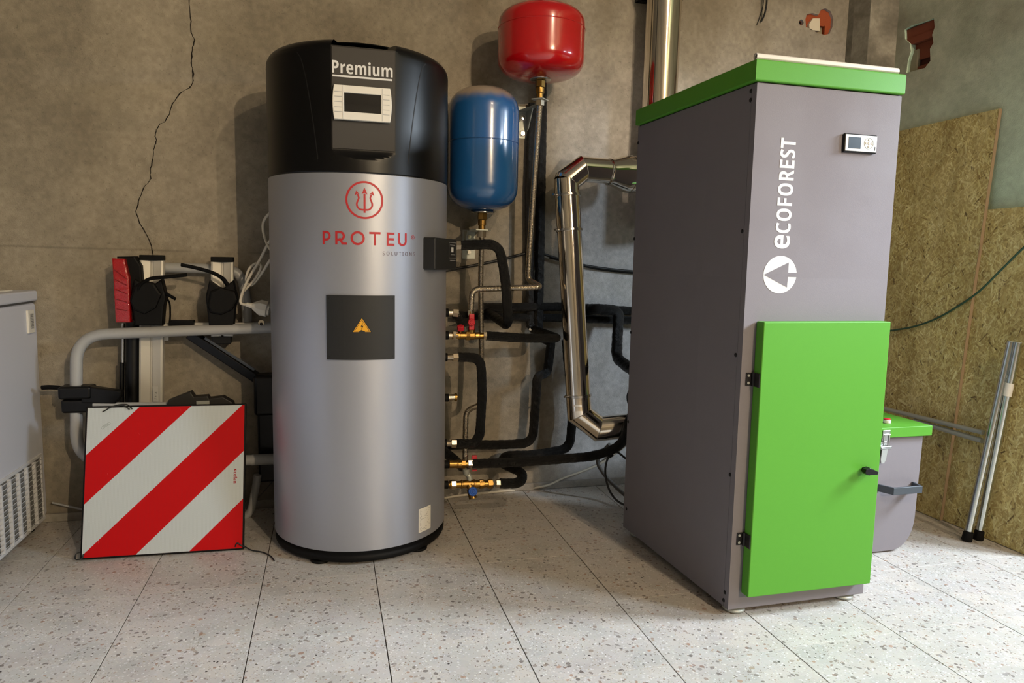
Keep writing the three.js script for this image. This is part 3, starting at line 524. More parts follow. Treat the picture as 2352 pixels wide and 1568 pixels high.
// ---------------------------------------------------------------- pipework
function pipe(label, pts, r, bendR, k) {
  const t = thing('insulated_pipe', label, 'pipe', pts[0]); part('insulation', sweep(route(pts, bendR), foam(r, k), 0.006, 14), M.foam, t); return t;
}
function coupling(t, a, b, r = 0.0125) {        // nickel tail and union nut between the tank and a wrapped pipe
  part('collar', rod(a, lerp3(a, b, 0.25), r * 1.3, 18), M.rubber, t);
  part('connector', turned(a, b, [[0, 0], [0, r], [V(a).distanceTo(V(b)) * 0.55, r], [V(a).distanceTo(V(b)) * 0.6, r * 1.12], [V(a).distanceTo(V(b)), r * 1.12], [V(a).distanceTo(V(b)), 0]]), M.nickel, t);
  part('nut', hexnut(lerp3(a, b, 0.62), lerp3(a, b, 1.0), r * 1.42), M.nickel, t);
}
const FZ = -2.7;
{
  const t1 = pipe('wrapped black pipe from the topmost tank connection, looping down to the wall', [[0.5015, 1.1157, -2.7], [0.6545, 1.1246, -2.7], [0.6836, 0.9882, -2.7], [0.6997, 0.7971, -2.7], [0.6737, 0.838, -2.985], [0.6616, 0.8666, -2.985]], 0.0195, 0.05, 1);
  coupling(t1, [0.4367, 1.1107, -2.7], [0.5083, 1.1158, -2.7]);
  const t2 = pipe('wrapped black pipe running right from the brass valve with red knobs', [[0.6091, 0.761, -2.7], [0.7587, 0.751, -2.7], [0.9172, 0.7456, -2.72], [0.8865, 0.7582, -2.985], [0.8718, 0.7817, -2.985]], 0.0185, 0.028, 2);
  part('nut', hexnut([0.5967, 0.7611, -2.7], [0.6145, 0.761, -2.7], 0.0175), M.nickel, t2);
  const t3 = pipe('wrapped black pipe looping between two tank connections below the brass valve', [[0.4959, 0.6771, -2.7], [0.5874, 0.6739, -2.7], [0.5965, 0.5345, -2.7], [0.5883, 0.3563, -2.7], [0.5637, 0.3234, -2.7], [0.4925, 0.3286, -2.7]], 0.019, 0.045, 3);
  coupling(t3, [0.4369, 0.678, -2.7], [0.4993, 0.677, -2.7]); coupling(t3, [0.4397, 0.3311, -2.7], [0.4925, 0.3286, -2.7]);
  pipe('wrapped black pipe stepping down behind the loop and along low on the wall', [[0.9658, 0.7034, -2.96], [0.9511, 0.5597, -2.96], [0.8951, 0.5579, -2.93], [0.8902, 0.4246, -2.93], [0.8801, 0.2525, -2.93], [0.7336, 0.2516, -2.93], [0.481, 0.262, -2.93]], 0.0205, 0.055, 4);
  const t5 = pipe('wrapped black pipe sweeping low from the tank right to the boiler back', [[0.5558, 0.2409, -2.7], [0.7698, 0.2363, -2.7], [1.0792, 0.2567, -2.66], [1.1813, 0.3087, -2.62], [1.1949, 0.4268, -2.6], [1.2393, 0.4799, -2.6]], 0.0195, 0.1, 5);
  part('cable_tie', rod([1.1215, 0.2684, -2.65], [1.1368, 0.277, -2.65], 0.0235, 18), M.black, t5);
  const t6 = pipe('wrapped pipe curling up from the lowest valve and rising behind the flue', [[0.6752, 0.1517, -2.7], [0.7643, 0.146, -2.7], [0.7975, 0.1643, -2.78], [0.7275, 0.1795, -2.9], [0.761, 0.1981, -2.94], [0.9048, 0.189, -2.96], [1.0671, 0.2092, -2.96], [1.0827, 0.3694, -2.97], [1.0407, 0.7108, -2.975]], 0.021, 0.05, 6);
  part('nut', hexnut([0.6587, 0.1527, -2.7], [0.6789, 0.1514, -2.7], 0.018), M.nickel, t6);
  pipe('wrapped black pipe behind the flue bending down to the boiler back', [[1.1492, 0.8444, -2.985], [1.1525, 0.8534, -2.94], [1.275, 0.8465, -2.93], [1.2578, 0.7368, -2.9], [1.2489, 0.6369, -2.88], [1.2402, 0.6133, -2.7], [1.2434, 0.6104, -2.6]], 0.0245, 0.04, 7);
  pipe('upper of two wrapped pipes running level along the wall behind the flue', [[0.654, 0.8551, -2.985], [1.0398, 0.86, -2.985], [1.4259, 0.8367, -2.985]], 0.0195, 0.05, 8);
  pipe('lower of two wrapped pipes running level along the wall behind the flue', [[0.5251, 0.8201, -2.995], [0.7794, 0.8122, -2.995], [1.0448, 0.808, -2.995], [1.4325, 0.7931, -2.995]], 0.0185, 0.05, 9);
  const t8 = pipe('thinner of two upright wrapped pipes, behind the steel hose of the red vessel', [[0.8707, 1.7418, -3.016], [0.8639, 1.3462, -3.016], [0.8744, 0.9826, -3.01], [0.8777, 0.7656, -2.99]], 0.0195, 0.05, 10);
  part('clip', rod([0.8615, 0.7632, -2.955], [0.8662, 0.7559, -2.95], 0.005, 10), M.whitePlastic, t8);
  pipe('thicker upright wrapped pipe passing behind the red vessel to the ceiling', [[0.8877, 2.6291, -3.014], [0.899, 2.1748, -3.014], [0.9147, 1.7041, -3.014], [0.9186, 1.138, -3.014], [0.9101, 0.7311, -2.98], [0.9658, 0.7014, -2.96]], 0.0215, 0.03, 11);
  pipe('short wrapped pipe bending from the nickel elbow to the wall behind', [[0.489, 0.8419, -2.71], [0.5271, 0.803, -2.8], [0.5916, 0.7963, -2.96]], 0.017, 0.03, 12);
  pipe('short wrapped pipe going back from tank below the lower loop', [[0.4338, 0.2968, -2.75], [0.5002, 0.2337, -2.82], [0.5568, 0.1696, -2.9]], 0.02, 0.03, 13);
  // stubs
  const s1 = thing('pipe_elbow', 'nickel elbow on the tank above the valve with red knobs', 'fitting', [0.4526, 0.853, -2.7]);
  part('collar', rod([0.4354, 0.8529, -2.7], [0.456, 0.853, -2.7], 0.0165, 18), M.rubber, s1); part('connector', sweep(route([[0.4354, 0.8529, -2.7], [0.4888, 0.853, -2.7], [0.4979, 0.83, -2.73]], 0.02), 0.0125, 0.004, 14), M.nickel, s1); part('nut', hexnut([0.4732, 0.853, -2.7], [0.494, 0.8513, -2.7], 0.0165), M.nickel, s1);
  const s2 = thing('pipe_stub', 'short capped brass stub alone on the tank between two pipe loops', 'fitting', [0.4556, 0.5158, -2.7]);
  part('collar', rod([0.4382, 0.5163, -2.7], [0.4591, 0.5157, -2.7], 0.0155, 18), M.rubber, s2); part('connector', rod([0.4382, 0.5163, -2.7], [0.4888, 0.5165, -2.7], 0.0125, 18), M.nickel, s2); part('cap', rod([0.4835, 0.5167, -2.7], [0.4923, 0.5164, -2.7], 0.0155, 8), M.brass, s2);
  // valve with red knobs
  const v1 = thing('valve', 'brass valve with two red knobs on the tank side', 'valve', [0.4534, 0.7622, -2.7]);
  part('collar', rod([0.4362, 0.7641, -2.7], [0.4568, 0.7639, -2.7], 0.0165, 18), M.rubber, v1);
  const q = (px) => lerp3([0.4362, 0.7641, -2.7], [0.6109, 0.761, -2.7], (px - 1018) / 100);
  part('connector', rod(q(1028), q(1042), 0.0115, 18), M.nickel, v1);
  part('valve_body', turned(q(1038), q(1112), [[0, 0], [0, 0.0135], [0.012, 0.0135], [0.014, 0.0165], [0.03, 0.0165], [0.032, 0.0145], [0.052, 0.0145], [0.054, 0.017], [0.088, 0.017], [0.092, 0.014], [0.108, 0.014], [0.11, 0.0115], [0.127, 0.0115], [0.127, 0]]), M.brass, v1);
  part('nut', hexnut(q(1040), q(1051), 0.0185), M.nickel, v1); part('nut', hexnut(q(1070), q(1078), 0.0195), M.brass, v1);
  const a0 = [0.549, 0.7736, -2.7], a1 = [0.5461, 0.8633, -2.7];
  part('stem', turned(a0, a1, [[0, 0], [0, 0.014], [0.022, 0.014], [0.024, 0.01], [0.06, 0.01], [0.062, 0.013], [0.086, 0.013], [0.086, 0]]), M.brass, v1);
  part('nut', hexnut(lerp3(a0, a1, 0.78), lerp3(a0, a1, 1), 0.0145), M.nickel, v1);
  part('knob', turned([0.5444, 0.8168, -2.68], [0.5393, 0.819, -2.655], [[0, 0], [0, 0.013], [0.004, 0.0155], [0.016, 0.0155], [0.02, 0.0125], [0.02, 0.008], [0.024, 0.006], [0.024, 0]], 8), M.redKnob, v1, 'red lever knob');
  part('handle', box([0.5444, 0.8168, -2.68][0] - 0.011, [0.5444, 0.8168, -2.68][0] + 0.011, [0.5444, 0.8168, -2.68][1] - 0.03, [0.5444, 0.8168, -2.68][1] + 0.034, -2.682, -2.672, 0.004), M.redKnob, v1);
  part('stem', rod([0.5053, 0.7705, -2.7], [0.5032, 0.7955, -2.69], 0.006, 12), M.brass, v1);
  part('knob', turned([0.5033, 0.7852, -2.69], [0.5012, 0.8084, -2.68], [[0, 0], [0, 0.012], [0.003, 0.0145], [0.017, 0.0145], [0.02, 0.011], [0.02, 0]], 7), M.redKnob, v1, 'red round knob');
  // brass union below the loop
  const v2 = thing('valve', 'plain brass fitting with small red levers below the pipe loop', 'valve', [0.458, 0.2445, -2.7]);
  const q2 = (px) => lerp3([0.4404, 0.2455, -2.7], [0.5648, 0.2404, -2.7], (px - 1018) / 70);
  part('collar', rod(q2(1018), q2(1030), 0.0165, 18), M.rubber, v2);
  part('valve_body', turned(q2(1026), q2(1080), [[0, 0], [0, 0.011], [0.008, 0.011], [0.01, 0.016], [0.04, 0.016], [0.041, 0.0172], [0.045, 0.0172], [0.046, 0.016], [0.062, 0.016], [0.064, 0.0125], [0.088, 0.0125], [0.09, 0]]), M.brass, v2);
  part('nut', hexnut(q2(1074), q2(1084), 0.0205), M.nickel, v2); part('nut', hexnut(q2(1060), q2(1068), 0.018), M.brass, v2);
  part('stem', turned([0.5328, 0.2223, -2.7], [0.5369, 0.19, -2.71], [[0, 0], [0, 0.012], [0.012, 0.014], [0.026, 0.012], [0.028, 0]]), M.zinc, v2);
  part('lever', box([0.5611, 0.2649, -2.71][0] - 0.003, [0.5611, 0.2649, -2.71][0] + 0.018, [0.5611, 0.2649, -2.71][1] - 0.008, [0.5611, 0.2649, -2.71][1] + 0.008, -2.716, -2.704, 0.002), M.redKnob, v2);
  part('lever', box([0.5618, 0.2104, -2.71][0] - 0.002, [0.5618, 0.2104, -2.71][0] + 0.018, [0.5618, 0.2104, -2.71][1] - 0.003, [0.5618, 0.2104, -2.71][1] + 0.003, -2.716, -2.706, 0.001), M.redKnob, v2);
  // lowest valve with the blue knob
  const v3 = thing('valve', 'lowest brass valve with a blue knob, just above the floor', 'valve', [0.4587, 0.1618, -2.7]);
  const q3 = (px) => lerp3([0.4411, 0.1611, -2.7], [0.6789, 0.1514, -2.7], (px - 1018) / 132);
  part('collar', rod(q3(1018), q3(1029), 0.0165, 18), M.rubber, v3);
  part('valve_body', turned(q3(1026), q3(1142), [[0, 0], [0, 0.012], [0.01, 0.012], [0.012, 0.017], [0.03, 0.017], [0.032, 0.0145], [0.056, 0.0145], [0.058, 0.0185], [0.062, 0.0185], [0.064, 0.016], [0.084, 0.0175], [0.108, 0.0175], [0.11, 0.0195], [0.115, 0.0195], [0.117, 0.0165], [0.134, 0.0165], [0.136, 0.0185], [0.152, 0.0185], [0.154, 0.014], [0.19, 0.014], [0.191, 0]]), M.brass, v3);
  part('nut', hexnut(q3(1036), q3(1046), 0.0195), M.nickel, v3); part('nut', hexnut(q3(1100), q3(1108), 0.0195), M.brass, v3); part('nut', hexnut(q3(1120), q3(1130), 0.02), M.brass, v3);
  part('stem', sweep(spline([[0.5478, 0.1634, -2.7], [0.5506, 0.1822, -2.715], [0.5369, 0.1998, -2.72]]), 0.0115, 0.006, 12), M.zinc, v3);
  part('outlet', turned([0.5459, 0.1594, -2.69], [0.5568, 0.1091, -2.67], [[0, 0], [0, 0.012], [0.02, 0.013], [0.022, 0.0165], [0.058, 0.0165], [0.059, 0.012], [0.03, 0.011]]), M.brass, v3);
  part('knob', turned([0.5554, 0.138, -2.665], [0.5492, 0.1465, -2.635], [[0, 0], [0, 0.014], [0.004, 0.0185], [0.018, 0.0185], [0.022, 0.0155], [0.022, 0.011], [0.019, 0.009], [0.019, 0.004], [0.024, 0.003], [0.024, 0]], 14), M.blueKnob, v3, 'blue ribbed knob');
  // corrugated steel hoses
  const h1 = thing('steel_hose', 'corrugated steel hose dropping straight from the blue vessel', 'hose', [0.62, 1.155, -2.87]);
  part('hose', sweep(route([[0.6215, 1.156, -2.87], [0.6174, 0.9832, -2.86], [0.6218, 0.6377, -2.84], [0.6201, 0.456, -2.82], [0.5495, 0.4423, -2.8], [0.545, 0.3385, -2.78], [0.5346, 0.2417, -2.72]], 0.035), wavy(0.0115, 0.0058, 0.0011), 0.00145, 12), M.nickel, h1);
  const h2 = thing('steel_hose', 'corrugated steel hose from the red vessel bending left to the red knob', 'hose', [0.837, 1.685, -2.795]);
  part('hose', sweep(route([[0.837, 1.686, -2.795], [0.8359, 1.4188, -2.84], [0.8304, 1.1327, -2.87], [0.83, 0.9814, -2.89], [0.8499, 0.9552, -2.75], [0.7263, 0.9512, -2.73], [0.5485, 0.9456, -2.7], [0.5461, 0.8599, -2.7]], 0.034), wavy(0.0115, 0.0058, 0.0011), 0.00145, 12), M.nickel, h2);
}

// ---------------------------------------------------------------- flue pipes
function band(a, b, r) { return turned(a, b, [[0, r], [0.0015, r + 0.004], [V(a).distanceTo(V(b)) - 0.0015, r + 0.004], [V(a).distanceTo(V(b)), r]], 48); }
{
  const t = thing('flue_pipe', 'polished steel flue with elbows rising left of the boiler', 'flue', [1.0179, 0.4536, -2.72]);
  const R = 0.0505, z0 = -2.72, z1 = -2.8;
  const B = [1.0182, 0.4443, -2.72], A = [0.9619, 1.3992, -2.8];
  part('tube', rod(lerp3(B, A, 0.02), lerp3(B, A, 0.86), R, 64), M.flue, t);
  const up = (k0, k1, r) => rod(lerp3(B, A, k0), lerp3(B, A, k1), r, 64);
  part('sleeve', up(0.0, 0.19, R + 0.0012), M.flue, t); part('sleeve', up(0.8, 1.0, R + 0.0012), M.flue, t);
  const clampRing = (a, dir) => { const c = part('clamp', band(a, lerp3(a, add3(a, ...dir), 1), R + 0.001), M.steel, t); const s = V(dir).normalize(); const p = add3(a, dir[0] / 2, dir[1] / 2, dir[2] / 2); part('screw', rod(add3(p, -R - 0.005, 0, 0.012), add3(p, -R - 0.018, 0, 0.02), 0.0045, 10), M.steel, c); };
  const ax = V(A).sub(V(B)).normalize(), seg = (k) => [ax.x * k, ax.y * k, ax.z * k];
  for (const k of [0.055, 0.775, 0.925]) clampRing(lerp3(B, A, k), seg(0.012));
  // mitred elbows: straight segments cut at an angle
  function mitre(pts, r, name) {
    const P = pts.map(V), n = 56;
    for (let i = 0; i < P.length - 1; i++) {
      const T = P[i + 1].clone().sub(P[i]).normalize(); const cut = [i, i + 1].map((k) => { const a = k > 0 ? P[k].clone().sub(P[k - 1]).normalize() : T.clone(), b = k < P.length - 1 ? P[k + 1].clone().sub(P[k]).normalize() : T.clone(); return a.add(b).normalize(); });
      const N = new THREE.Vector3(0.2, 0.1, 1).sub(T.clone().multiplyScalar(new THREE.Vector3(0.2, 0.1, 1).dot(T))).normalize(), Bn = T.clone().cross(N), pos = [], idx = [], uv = [];
      for (let j = 0; j <= n; j++) { const a = j / n * 6.283185, d = N.clone().multiplyScalar(Math.cos(a) * r).addScaledVector(Bn, Math.sin(a) * r); for (const e of [0, 1]) { const c = P[i + e], m = cut[e]; const s = -d.dot(m) / T.dot(m); pos.push(c.x + d.x + T.x * s, c.y + d.y + T.y * s, c.z + d.z + T.z * s); uv.push(j / n, e); } }
      for (let j = 0; j < n; j++) { const a = 2 * j; idx.push(a, a + 2, a + 1, a + 1, a + 2, a + 3); }
      const g = new THREE.BufferGeometry(); g.setAttribute('position', new THREE.Float32BufferAttribute(pos, 3)); g.setAttribute('uv', new THREE.Float32BufferAttribute(uv, 2)); g.setIndex(idx); g.computeVertexNormals();
      part(name, g, M.flue, t);
      const e = part('bead', (() => { const N2 = cut[1], q = new THREE.TorusGeometry(r + 0.0005, 0.0018, 8, 56); q.applyQuaternion(new THREE.Quaternion().setFromUnitVectors(new THREE.Vector3(0, 0, 1), N2)); q.translate(P[i + 1].x, P[i + 1].y, P[i + 1].z); return q; })(), M.steel, t);
    }
  }
  const E0 = lerp3(B, A, 0.99);
  mitre([E0, [0.9639, 1.394, -2.8], [1.0313, 1.4452, -2.8], [1.1484, 1.4417, -2.81]], R + 0.0016, 'elbow');
  mitre([lerp3(B, A, 0.03), [1.0207, 0.4256, -2.72], [1.0992, 0.3633, -2.7], [1.2715, 0.3824, -2.66]], R + 0.0016, 'elbow');
  // reducer to the wide stack
  const c0 = [1.1405, 1.4413, -2.81], c1 = [1.3268, 1.4359, -2.84], cl = V(c0).distanceTo(V(c1));
  part('reducer', turned(c0, c1, [[0, R + 0.001], [0.012, R + 0.001], [0.012, R + 0.005], [0.02, R + 0.005], [0.02, R + 0.002], [0.09, 0.076], [0.095, 0.0765], [cl, 0.0765]], 64), M.flue, t);
  part('bead', band(lerp3(c0, c1, 0.6), lerp3(c0, c1, 0.68), 0.0755), M.steel, t);
  const s = thing('flue_stack', 'wide polished steel flue standing on the wall behind the boiler', 'flue', [1.436, 1.3, -2.935]);
  part('tube', rod([1.43, 1.2, -2.935], [1.445, 3.6, -2.935], 0.077, 96), M.flue, s);
  part('seam', rod([1.3735, 1.2, -2.879], [1.3885, 3.6, -2.879], 0.0012, 6), M.black, s);
  const cm = part('clamp', turned([1.438, 2.215, -2.935], [1.4382, 2.245, -2.935], [[0, 0.077], [0.001, 0.0805], [0.029, 0.0805], [0.03, 0.077]], 64), M.hinge, s);
  part('bracket_arm', merge([box(1.35, 1.53, 2.22, 2.24, WZ, WZ + 0.03), box(1.345, 1.36, 2.22, 2.24, WZ, -2.93), box(1.518, 1.533, 2.22, 2.24, WZ, -2.93)]), M.hinge, cm);
}

// ---------------------------------------------------------------- pellet boiler
{
  const t = thing('boiler', 'tall grey pellet boiler with green lid and green front door', 'boiler', [1.4, 0, -2.1]);
  const dx = (z) => 0.0539 * (z + 1.773), ZF = -1.773, ZB = -2.462, xl = 1.161, xr = 1.648;
  part('cabinet', prism([[xl + 0.006, ZF - 0.006], [xr - 0.006, ZF - 0.006], [xr + dx(ZB) - 0.006, ZB], [xl + dx(ZB) + 0.006, ZB]], 0.024, 1.558), M.darkBox, t);
  const front = part('front_panel', prism([[xl, ZF], [xr, ZF], [xr - 0.0012, ZF - 0.022], [xl - 0.0012, ZF - 0.022]], 0.02, 1.563, 0.0025), M.greyPaint, t);
  const zs = ZF - 0.0232;
  const side = part('side_panel', prism([[xl + dx(zs), zs], [xl + dx(zs) + 0.012, zs], [xl + dx(ZB) + 0.012, ZB], [xl + dx(ZB), ZB]], 0.022, 1.563, 0.001), M.greyPaint, t);
  part('side_panel', prism([[xr + dx(zs) - 0.012, zs], [xr + dx(zs), zs], [xr + dx(ZB), ZB], [xr + dx(ZB) - 0.012, ZB]], 0.022, 1.563, 0.001), M.greyPaint, t);
  part('back_panel', prism([[xl + dx(ZB), ZB], [xr + dx(ZB), ZB], [xr + dx(ZB), ZB - 0.004], [xl + dx(ZB), ZB - 0.004]], 0.022, 1.563), M.greyPaint, t);
  part('gap', prism([[xl + 0.004, ZF - 0.004], [xr - 0.004, ZF - 0.004], [xr + dx(ZB) - 0.004, ZB], [xl + dx(ZB) + 0.004, ZB]], 1.558, 1.57), M.black, t);
  part('lid', prism([[xl - 0.011, ZF + 0.008], [xr + 0.003, ZF + 0.008], [xr + dx(ZB) + 0.003, ZB - 0.006], [xl + dx(ZB) - 0.011, ZB - 0.006]], 1.566, 1.6235, 0.004), M.greenPaint, t, 'green lid');
  for (const [x, z] of [[1.205, -1.81], [1.6, -1.81], [1.565, -2.42], [1.17, -2.42]]) part('foot', lathe([[0, 0], [0.03, 0], [0.034, 0.005], [0.034, 0.012], [0.02, 0.016], [0.012, 0.016], [0.012, 0.03], [0, 0.03]], [x, 0, z], 28), M.zinc, t);
  const screws = [[1.1596, 1.5449, -1.7995], [1.1596, 1.5198, -1.7992], [1.1593, 1.1543, -1.804], [1.1594, 0.7944, -1.8026], [1.1597, 0.4335, -1.798], [1.16, 0.0675, -1.7917], [1.1598, 0.0404, -1.796], [1.1239, 1.504, -2.4621], [1.1237, 1.151, -2.4641], [1.1238, 0.7953, -2.4634], [1.1241, 0.4475, -2.4568], [1.1249, 0.1024, -2.4435]];
  for (const p of screws) { const g = lathe([[0.0005, 0.0028], [0.003, 0.0028], [0.0055, 0.0016], [0.0062, 0], [0.0005, 0]], [0, 0, 0], 16); g.rotateZ(Math.PI / 2); g.translate(...p); part('screw', g, M.black, side); }
  // door, hinges, knob
  const door = part('door', box(1.2015, 1.6375, 0.073, 0.897, -1.7715, -1.735, 0.003), M.greenPaint, t, 'bright green door');
  for (const y of [[1.1865, 0.727, -1.76][1], [1.1899, 0.243, -1.76][1]]) {
    const h = part('hinge', box(1.1765, 1.1975, y - 0.019, y + 0.019, -1.773, -1.7695, 0.001), M.hinge, t, 'black hinge');
    part('knuckle', rod([1.1985, y - 0.02, -1.7655], [1.1985, y + 0.02, -1.7655], 0.0055, 14), M.hinge, h);
    part('leaf', box(1.1975, 1.2013, y - 0.02, y + 0.02, -1.764, -1.7375, 0.0008), M.hinge, h);
    for (const s of [-0.011, 0.011]) part('screw', rod([1.1845, y + s, -1.77], [1.1845, y + s, -1.7688], 0.004, 12), M.zinc, h);
  }
  { const k = [1.5797, 0.4442, -1.72]; const kb = part('knob', turned([k[0], k[1], -1.736], [k[0], k[1], -1.708], [[0, 0], [0, 0.0085], [0.008, 0.0085], [0.01, 0.0125], [0.026, 0.0115], [0.028, 0.009], [0.028, 0]], 10), M.blackPlastic, door, 'black turn knob');
    const w = plate([[-0.018, -0.004], [-0.008, -0.009], [0.008, -0.007], [0.026, -0.004], [0.027, 0.003], [0.008, 0.008], [-0.008, 0.009], [-0.017, 0.005]], 0.012, 0.0015); w.rotateZ(-0.18); w.translate(k[0], k[1], -1.719); part('handle', w, M.blackPlastic, door); }
  // small controller
  { const c = [[1.4508, 1.4411, -1.768], [1.5655, 1.4447, -1.768], [1.5674, 1.391, -1.768], [1.4553, 1.3883, -1.768]]; const x0 = c[0][0], x1 = c[1][0], y1 = (c[0][1] + c[1][1]) / 2, y0 = (c[2][1] + c[3][1]) / 2;
    const k = part('controller', box(x0, x1, y0, y1, -1.7735, -1.763, 0.004), M.blackPlastic, t, 'small white and black controller');
    part('face', box(x0 + 0.0035, x1 - 0.0035, y0 + 0.0035, y1 - 0.0035, -1.7635, -1.7612, 0.001), M.whitePrint, k);
    const W = x1 - x0, H = y1 - y0; part('screen', box(x0 + 0.11 * W, x0 + 0.48 * W, y0 + 0.2 * H, y1 - 0.19 * H, -1.763, -1.7606), M.lcd, k);
    const bx = x0 + 0.725 * W, by = (y0 + y1) / 2 + 0.02 * H; part('button_ring', new THREE.TorusGeometry(0.0155, 0.0008, 8, 36).translate(bx, by, -1.761), M.zinc, k);
    for (const [u, v, r] of [[0, 0, 0.0046], [0, 0.0095, 0.004], [0, -0.0095, 0.004], [0.0095, 0, 0.0036], [-0.0095, 0, 0.0036]]) part('button', lathe([[0, 0.0016], [r * 0.7, 0.0013], [r, 0], [0, 0]], [0, 0, 0], 20).rotateX(Math.PI / 2).translate(bx + u, by + v, -1.7612), M.whitePlastic, k);
    part('socket', box(x1 - 0.085 * W - 0.001, x1 - 0.085 * W + 0.0018, y0 + 0.16 * H, y0 + 0.36 * H, -1.762, -1.7608), M.black, k); }
  // lettering running up the front, and the disc with its fir tree
  { const p0 = [1.2946, 1.1071, -1.772], p1 = [1.2719, 1.4182, -1.772], base = [1.2959, 1.404, -1.772][0], capH = base - [1.2475, 1.4011, -1.772][0], len = p1[1] - p0[1];
    const eW = len * 0.125, e = lettering('e', font, capH / 0.74, eW), rest = lettering('COFOREST', font, capH, len - eW - 0.005); rest.translate(eW + 0.005, 0, 0);
    const g = mergeGeometries([e, rest]); g.rotateZ(Math.PI / 2); g.translate(base, p0[1], ZF + 0.0006); part('lettering', g, M.whitePrint, front, 'white word ecoFOREST running upward');
    const c = [1.2709, 1.032, -1.772], r = ([1.3264, 1.0334, -1.772][0] - [1.216, 1.0318, -1.772][0]) / 2, ry = ([1.2671, 1.0852, -1.772][1] - [1.2748, 0.9771, -1.772][1]) / 2;
    const disc = new THREE.CircleGeometry(1, 72); disc.scale(r, ry, 1); disc.translate(c[0], c[1], ZF + 0.0006); part('emblem', disc, M.whitePrint, front, 'white disc with a fir tree');
    const tree = poly([[-0.99, -0.02], [0.48, 0.66], [0.48, 0.1], [1.02, 0.1], [1.02, -0.12], [0.48, -0.12], [0.46, -0.68]].reverse()); tree.scale(r, ry, 1); tree.translate(c[0], c[1], ZF + 0.001); part('tree_mark', tree, M.greyPaint, front); }
}
{ // rolled plastic lying on the lid
  const a = [1.156, 1.6335, -1.782], b = [1.634, 1.6335, -1.782];
  const t = thing('plastic_tube', 'thin cream plastic tube lying along the front of the green lid', 'tube', a);
  const g = turned(a, b, [[0, 0.0075], [0, 0.0095], [0.476, 0.0095], [0.478, 0.008], [0.478, 0.0065], [0.002, 0.0065], [0.001, 0.0075]], 24); part('tube', g, M.creamTube, t);
  part('inside', rod(add3(a, 0.004, 0, 0), add3(a, 0.012, 0, 0), 0.0068, 20), std(0x5c5148, 0.9), t);
}
{ // pellet box beside the boiler
  const t = thing('ash_box', 'grey ash box with green lid, chrome latch and dark handle beside the boiler', 'ash box', [1.9, 0, -2.2]);
  const s = new THREE.Shape(); s.moveTo(1.66, 0.006); s.lineTo(2.035, 0.006); s.bezierCurveTo(2.09, 0.008, 2.128, 0.05, 2.133, 0.125); s.lineTo(2.139, 0.442); s.lineTo(1.66, 0.442); s.closePath();
  const g = new THREE.ExtrudeGeometry(s, { depth: 0.34, bevelEnabled: true, bevelSize: 0.002, bevelThickness: 0.002, bevelOffset: -0.002, bevelSegments: 2, curveSegments: 24 }); g.translate(0, 0, -2.412); part('body', g, M.greyPaint, t);
  part('lid', box(1.655, 2.165, 0.444, 0.482, -2.43, -2.056, 0.003), M.greenPaint, t, 'green lid');
  const hp = [[1.9183, 0.2796, -2.068], [1.9783, 0.2486, -2.02], [2.0987, 0.2603, -2.02], [2.1078, 0.2509, -2.068]]; const hy = (hp[1][1] + hp[2][1]) / 2;
  const C2 = [[1.955, -2.069], [hp[1][0], -2.022], [hp[2][0], -2.022], [hp[3][0], -2.069]], w = 0.0085, up = [], dn = [];
  const rg = ribbon(C2, w).attributes.position; for (let i = 0; i < C2.length; i++) { up.push([rg.getX(2 * i), rg.getY(2 * i)]); dn.unshift([rg.getX(2 * i + 1), rg.getY(2 * i + 1)]); }
  part('handle', prism([...up, ...dn], hy - 0.0135, hy + 0.0135, 0.0015), std(0x3c434a, 0.45), t, 'dark angular handle');
  const l = [1.9571, 0.4181, -2.068], lx = l[0];
  const la = part('latch', box(lx - 0.016, lx + 0.016, 0.435, 0.474, -2.0562, -2.052, 0.0015), M.chrome, t, 'chrome toggle latch');
  part('plate', box(lx - 0.018, lx + 0.016, 0.365, 0.43, -2.07, -2.064, 0.0015), M.chrome, la);
  part('claw', merge([rod([lx - 0.011, 0.458, -2.05], [lx - 0.011, 0.41, -2.052], 0.0025, 8), rod([lx + 0.011, 0.458, -2.05], [lx + 0.011, 0.41, -2.052], 0.0025, 8), rod([lx - 0.013, 0.458, -2.05], [lx + 0.013, 0.458, -2.05], 0.0025, 8)]), M.chrome, la);
  part('pivot', rod([lx - 0.022, 0.41, -2.054], [lx + 0.022, 0.41, -2.054], 0.007, 14), M.chrome, la);
  part('lever', plate([[-0.012, 0], [0.012, 0], [0.011, -0.04], [0.006, -0.056], [-0.006, -0.056], [-0.011, -0.04]], 0.0025, 0.0008).rotateX(0.12).translate(lx, 0.405, -2.056), M.chrome, la);
  const cp = [2.023, 0.482, -2.125], k = thing('bottle_cap', 'tiny cream and red cap lying on the green lid of the ash box', 'cap', cp);
  part('cap', lathe([[0, 0], [0.013, 0], [0.0135, 0.002], [0.0135, 0.011], [0.0125, 0.013], [0, 0.013]], cp, 24), M.creamTube, k); part('top', lathe([[0, 0.0131], [0.0125, 0.0131], [0.0115, 0.017], [0, 0.0175]], cp, 24), M.redKnob, k);
}

